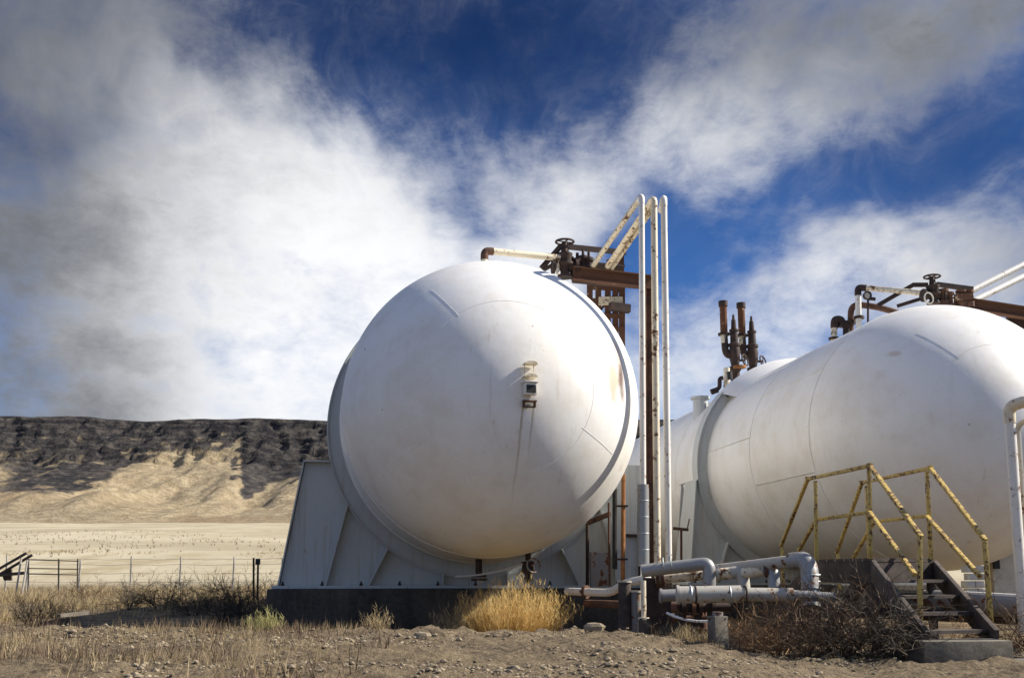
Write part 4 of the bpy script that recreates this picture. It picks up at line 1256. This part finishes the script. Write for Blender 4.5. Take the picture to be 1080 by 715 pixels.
for (a, b) in (((22.5, 588), (17, 624)), ((29, 590), (23, 626))): MB().tube([at(*a, 37.5), at(*b, 37.5)], .035, 8).build('leaning_post', WOODPOST, old)
MB().bar(at(-12, 606, 38), at(28, 583, 38), .07, .09).build('timber', PLANK, old, smooth=20)
MB().bar(at(-8, 610, 38.2), at(34, 585, 38.2), .07, .09).build('timber', PLANK, old, smooth=20)
MB().bar(at(-8, 607, 38.2), at(26, 604, 38.2), .10, .12).build('timber', PLANK, old, smooth=20)
MB().prism([at(2, 606, 38.3), at(6, 601, 38.3), at(12, 600, 38.3), at(12, 612, 38.3), at(4, 612, 38.3)] or [at(2, 604, 38.3), at(14, 596, 38.3), at(26, 595, 38.3), at(24, 612, 38.3), at(4, 612, 38.3)], Vector((0, .08, 0))).build('boards', PLANK, old, smooth=20)
ut = thing('utility_post', 'dark twin pipe post with a small box beside the pad', 'post', at(269, 632, 26))
MB().tube([at(267.5, 588, 26), at(267.5, 632, 26)], .027, 8).build('pipe', RUST_DARK, ut)
MB().tube([at(272.2, 592, 26), at(271.5, 632, 26)], .027, 8).build('pipe', RUST_DARK, ut)
MB().box(at(272, 592, 25.9), (.11, .10, .15)).build('box', BLACK, ut, smooth=20, bevel=.01)

# ------------------------------------------------------------------ plants
def set_tone(o, tones):
    a = o.data.attributes.new('tone', 'FLOAT', 'POINT')
    a.data.foreach_set('value', np.asarray(tones, np.float32))

def blades(mb, tones, base, h, lean, w, tone, seg=3, droop=.3):
    p = Vector(base); d = Vector((lean[0], lean[1], 1)).normalized()
    sd_ = Vector((random.gauss(0, 1), random.gauss(0, 1), 0)).normalized()
    dr = Vector((lean[0], lean[1], -.25)) * droop
    vs = []; L = h / seg
    for k in range(seg):
        ww = w * (1 - .75 * k / seg)
        vs += [p - sd_ * ww / 2, p + sd_ * ww / 2]
        p = p + d * L; d = (d + dr * (k + 1) / seg).normalized()
    vs.append(p)
    fs = [(2 * k, 2 * k + 1, 2 * k + 3, 2 * k + 2) for k in range(seg - 1)] + [(2 * seg - 2, 2 * seg - 1, 2 * seg)]
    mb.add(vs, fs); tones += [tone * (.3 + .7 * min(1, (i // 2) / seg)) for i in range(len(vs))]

def finish(mb, tones, name, mat, parent=None):
    me = bpy.data.meshes.new(name)
    vs = np.array(mb.v); lo, hi = vs.min(0), vs.max(0)
    loc = np.array([(lo[0] + hi[0]) / 2, (lo[1] + hi[1]) / 2, lo[2]])
    me.from_pydata((vs - loc).tolist(), [], mb.f); me.materials.append(mat)
    o = bpy.data.objects.new(name, me); col.objects.link(o); o.location = loc
    set_tone(o, tones)
    return o

def grass_clump(name, label, c, rx, ry, n, h, lean, mat, w=.008, seeds=True, group=None, cat='grass clump'):
    mb = MB(); tn = []
    for i in range(n):
        a = random.uniform(0, 2 * math.pi); r = math.sqrt(random.random())
        x, y = c[0] + math.cos(a) * r * rx, c[1] + math.sin(a) * r * ry
        out = (math.cos(a) * r * .35, math.sin(a) * r * .35)
        hh = h * (.55 + .5 * random.random()) * (1 - .35 * r)
        ln = (lean[0] + out[0] + random.gauss(0, .22), lean[1] + out[1] + random.gauss(0, .22))
        blades(mb, tn, (x, y, gz(x, y) - .02), hh, ln, w * random.uniform(.6, 1.3), random.random() ** .8)
        if seeds and random.random() < .35:
            # a seed head near the tip
            tip = Vector(mb.v[-1])
            for k in range(3):
                blades(mb, tn, tip - Vector((0, 0, .03 * k)), .07, (random.gauss(0, .6), random.gauss(0, .6)), w * 1.4, random.uniform(.5, 1), seg=1, droop=0)
    o = finish(mb, tn, name, mat)
    return tag(o, label, cat, group)

p = at(548, 655, 15.0)
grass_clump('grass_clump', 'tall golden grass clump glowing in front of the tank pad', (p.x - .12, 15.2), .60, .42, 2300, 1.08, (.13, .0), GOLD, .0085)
p = at(490, 655, 15.2)
grass_clump('grass_clump', 'thin shaded grass left of the golden clump', (p.x, 15.5), .45, .3, 500, .7, (.25, 0), STRAW, .008)
p = at(400, 663, 11.4)
grass_clump('grass_tuft', 'small pale tuft sprouting before the dark pad', (p.x, 11.15), .14, .1, 120, .26, (0, 0), STRAW, .006, cat='grass tuft', group='small tufts along the road edge')
p = at(283, 664, 11.4)
grass_clump('grass_tuft', 'yellow green tuft at the left corner of the pad', (p.x, 11.2), .17, .12, 210, .26, (0, 0), GREENISH, .007, cat='grass tuft', group='small tufts along the road edge')
p = at(735, 676, 10.8)
grass_clump('grass_tuft', 'short pale tuft beside the square pier under the pipes', (p.x, 10.9), .22, .1, 160, .2, (0, 0), STRAW, .006, cat='grass tuft', group='small tufts along the road edge')

def make_bush(name, mat, n_stems, height, spread, seed, twigginess=5, r0=.007):
    random.seed(seed)
    mb = MB(); tn = []
    def twig(p, d, L, r, depth):
        segs = 3; pts = [p]
        for k in range(segs):
            d = (d + Vector((random.gauss(0, .22), random.gauss(0, .22), random.gauss(0, .16)))).normalized()
            p = p + d * (L / segs); pts.append(p)
        n0 = len(mb.v)
        mb.tube(pts, [r, r * .8, r * .6, r * .35], 3, caps=False)
        tn.extend([random.random()] * (len(mb.v) - n0))
        if depth > 0:
            for k in range(twigginess):
                q = pts[random.randint(1, 3)]
                dd = (d + Vector((random.gauss(0, .75), random.gauss(0, .75), random.gauss(.05, .5)))).normalized()
                twig(q, dd, L * random.uniform(.35, .65), r * .6, depth - 1)
    for i in range(n_stems):
        a = random.uniform(0, 2 * math.pi); e = random.random()
        d = Vector((math.cos(a) * e * spread, math.sin(a) * e * spread, .25 + .8 * random.random())).normalized()
        twig(Vector((math.cos(a) * .05, math.sin(a) * .05, 0)), d, height * random.uniform(.5, .85), r0, 2)
    me = bpy.data.meshes.new(name); me.from_pydata([tuple(v) for v in mb.v], [], mb.f); me.materials.append(mat)
    o = bpy.data.objects.new(name, me); set_tone_me = me.attributes.new('tone', 'FLOAT', 'POINT'); set_tone_me.data.foreach_set('value', np.asarray(tn, np.float32))
    return o
random.seed(3)
BUSH_A = make_bush('dry_bush', TWIG, 24, .75, 1.0, 5)
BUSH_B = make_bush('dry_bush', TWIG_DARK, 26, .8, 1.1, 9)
BUSH_C = make_bush('dry_bush', foliage('rusty brown brush', (.15, .075, .03), (.40, .24, .11), .15), 24, .7, 1.0, 15)
random.seed(21)
spots = [  # (proto, px, Y, scale, label, group)
    (BUSH_C, 818, 10.9, .85, 'tangled rust brown bush in front of the capped pipe end', 'R'),
    (BUSH_A, 846, 10.5, .85, 'brown bush leaning against the big wrinkled elbow', 'R'),
    (BUSH_A, 882, 10.6, 1.05, 'dense brown bush under the platform beam, nearest the elbow', 'R'),
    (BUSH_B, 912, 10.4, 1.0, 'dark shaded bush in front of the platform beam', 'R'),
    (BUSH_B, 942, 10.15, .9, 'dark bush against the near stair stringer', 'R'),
    (BUSH_C, 789, 10.7, .6, 'low rusty bush right of the square pier', 'R'),
    (BUSH_C, 1005, 11.6, .55, 'golden brown bush seen through the open stairs', 'R'),
    (BUSH_C, 1040, 11.7, .5, 'golden brown bush behind the rear stair post', 'R'),
    (BUSH_A, 1080, 10.9, .9, 'brown bush under the large pipe at the right edge', 'R'),
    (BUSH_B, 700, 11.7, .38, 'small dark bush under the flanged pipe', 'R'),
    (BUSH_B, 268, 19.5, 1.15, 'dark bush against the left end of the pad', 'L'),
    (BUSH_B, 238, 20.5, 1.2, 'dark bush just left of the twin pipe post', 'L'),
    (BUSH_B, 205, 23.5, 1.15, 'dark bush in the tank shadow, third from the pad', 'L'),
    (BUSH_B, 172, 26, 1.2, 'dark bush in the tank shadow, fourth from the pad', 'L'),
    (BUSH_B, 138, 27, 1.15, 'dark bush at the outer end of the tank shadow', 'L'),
    (BUSH_A, 42, 17.5, .85, 'bristly brown bush left of the tank shadow', 'L'),
    (BUSH_A, 70, 19.5, .6, 'small brown bush where the tank shadow ends', 'L'),
    (BUSH_A, 255, 23.5, 1.2, 'brown bush behind the dark row beside the post', 'L'),
    (BUSH_A, 96, 29.0, 1.0, 'loose brown bush behind the shadow on the plain side', 'L'),
]
GR = {'R': 'dry bushes among the pipes and stairs', 'L': 'dry bushes left of the pad'}
used = set()
for (pr_, px, Y, sc, lb, g) in spots:
    o = pr_ if pr_.name not in used and pr_ not in used else pr_.copy()
    if o is pr_: used.add(pr_)
    col.objects.link(o)
    x = (px - CX) / F * (Y * cp)
    o.location = (x, Y, gz(x, Y) - .03); o.rotation_euler = (0, 0, random.uniform(0, 6.28)); o.scale = (sc * 1.15, sc * 1.15, sc)
    tag(o, lb, 'bush', GR[g])

# ground cover nobody could count
def cover(name, n, xr, yr, h, mat, seed, dens, w=.008, lean=(.08, 0), seg=2):
    random.seed(seed)
    mb = MB(); tn = []; cnt = 0; tries = 0
    while cnt < n and tries < n * 40:
        tries += 1
        y = yr[0] + (yr[1] - yr[0]) * random.random()
        x = (random.uniform(*xr) - CX) / F * y
        if random.random() > dens(x, y): continue
        k = random.randint(3, 7); cnt += 1
        hh = h * random.uniform(.5, 1.25)
        z = gz(x, y)
        tone = random.random()
        for j in range(k):
            xx, yy = x + random.gauss(0, .05), y + random.gauss(0, .05)
            blades(mb, tn, (xx, yy, z - .015), hh * random.uniform(.6, 1.1), (lean[0] + random.gauss(0, .35), random.gauss(0, .35)), w * random.uniform(.6, 1.4), min(1, max(0, tone + random.gauss(0, .2))), seg=seg)
    o = finish(mb, tn, name, mat)
    return tag(o, kind='stuff')
nf = lambda x, y, s, sd_: float(fbm(np.array([x * s]), np.array([y * s]), 3, sd_)[0])
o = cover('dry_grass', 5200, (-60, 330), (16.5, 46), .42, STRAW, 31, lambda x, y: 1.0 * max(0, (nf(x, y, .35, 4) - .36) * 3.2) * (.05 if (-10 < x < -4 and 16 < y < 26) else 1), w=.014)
tag(o, 'tan dry grass covering the ground between road and fence', 'grass')
o = cover('road_weeds', 620, (-80, 400), (5.6, 11.6), .15, STRAW, 37, lambda x, y: min(1, max(0, (nf(x, y, .8, 6) - .47) * 6)) * (1 if x < -1.6 else .2), w=.005)
tag(o, 'thin straw weeds scattered over the gravel road at the left', 'weeds')
o = cover('dead_weeds', 650, (-80, 420), (5.6, 12.5), .17, TWIG, 39, lambda x, y: min(1, max(0, (nf(x, y, 1.1, 26) - .48) * 7)), w=.006, lean=(0, 0), seg=3)
tag(o, 'brown dead weeds standing along the left road edge', 'weeds')
o = cover('plain_tufts', 2200, (-60, 420), (46, 130), .32, STRAW, 43, lambda x, y: min(1, max(0, (nf(x, y * .5, .08, 14) - .45) * 4)), w=.03)
tag(o, 'scattered tufts on the far dry plain', 'grass')
o = cover('plain_brush', 420, (-60, 420), (50, 260), .55, TWIG, 47, lambda x, y: min(1, max(0, (nf(x, y * .6, .035, 24) - .52) * 9)), w=.05, lean=(0, 0))
tag(o, 'low brown brush dotted over the far plain', 'brush')
o = cover('yard_weeds', 500, (580, 1100), (10.2, 13.5), .2, TWIG, 41, lambda x, y: min(1, max(0, (nf(x, y, .9, 8) - .4) * 4)), w=.007)
tag(o, 'brown weeds and stalks under the pipes', 'weeds')

# loose stones of the road
g_ = (1 + 5 ** .5) / 2; l_ = math.sqrt(1 + g_ * g_)
ICO = [(a / l_, b / l_, c / l_) for a, b, c in ((-1, g_, 0), (1, g_, 0), (-1, -g_, 0), (1, -g_, 0), (0, -1, g_), (0, 1, g_), (0, -1, -g_), (0, 1, -g_), (g_, 0, -1), (g_, 0, 1), (-g_, 0, -1), (-g_, 0, 1))]
ICF = [(0, 11, 5), (0, 5, 1), (0, 1, 7), (0, 7, 10), (0, 10, 11), (1, 5, 9), (5, 11, 4), (11, 10, 2), (10, 7, 6), (7, 1, 8), (3, 9, 4), (3, 4, 2), (3, 2, 6), (3, 6, 8), (3, 8, 9), (4, 9, 5), (2, 4, 11), (6, 2, 10), (8, 6, 7), (9, 8, 1)]
random.seed(77)
mb = MB()
for i in range(13000):
    y = 5.0 + 7.2 * random.random() ** 1.0
    x = (random.uniform(-40, 1120) - CX) / F * y
    if nf(x, y, .9, 12) < .42 + .2 * random.random(): continue
    s = min(.05, .005 + abs(random.gauss(0, .009)))
    z = gz(x, y) + s * .16
    vs = []
    for d in ICO:
        k = s * random.uniform(.75, 1.15); vs.append((x + d[0] * k * 1.2, y + d[1] * k, z + d[2] * k * .7))
    mb.add(vs, ICF)
stone = plain_noise('loose stone', (.10, .078, .052), (.36, .29, .195), 5, .95, .3, .004)
o = mb.build('gravel', stone, None, smooth=0)
tag(o, 'loose stones strewn over the dirt road', 'gravel', kind='stuff')
for i, (px, py, s, lb) in enumerate(((447, 672, .07, 'fist sized grey rock lying on the road before the pad'), (55, 655, .1, 'pale rock at the road edge on the left'), (625, 664, .09, 'flat pale rock in front of the brown pipe'))):
    random.seed(100 + i)
    Y = (EYE - .37) * F / (py - HORIZON)
    x = (px - CX) / F * Y
    mb = MB(); pts = []
    for a in range(7):
        for e in (-.5, .2, .8):
            r = s * math.cos(e) * random.uniform(.8, 1.15); an = a / 7 * 6.283
            pts.append(Vector((x + r * math.cos(an) * 1.4, Y + r * math.sin(an), gz(x, Y) + s * .35 + s * math.sin(e) * .7)))
    tpv = Vector((x, Y, gz(x, Y) + s * .95))
    fs = []
    for a in range(7):
        b = (a + 1) % 7
        for k in range(2): fs.append((a * 3 + k, b * 3 + k, b * 3 + k + 1, a * 3 + k + 1))
        fs.append((a * 3 + 2, b * 3 + 2, 21))
    mb.add(pts + [tpv], fs)
    tag(mb.build('rock', stone, None, smooth=30), lb, 'rock', 'rocks on the road')
pl = MB(); pl.bar(at(62, 649, 12.6) , at(93, 646, 12.9), .09, .04)
tag(pl.build('plank', DARKWOOD, smooth=20), 'weathered pale plank lying at the road edge on the left', 'plank')
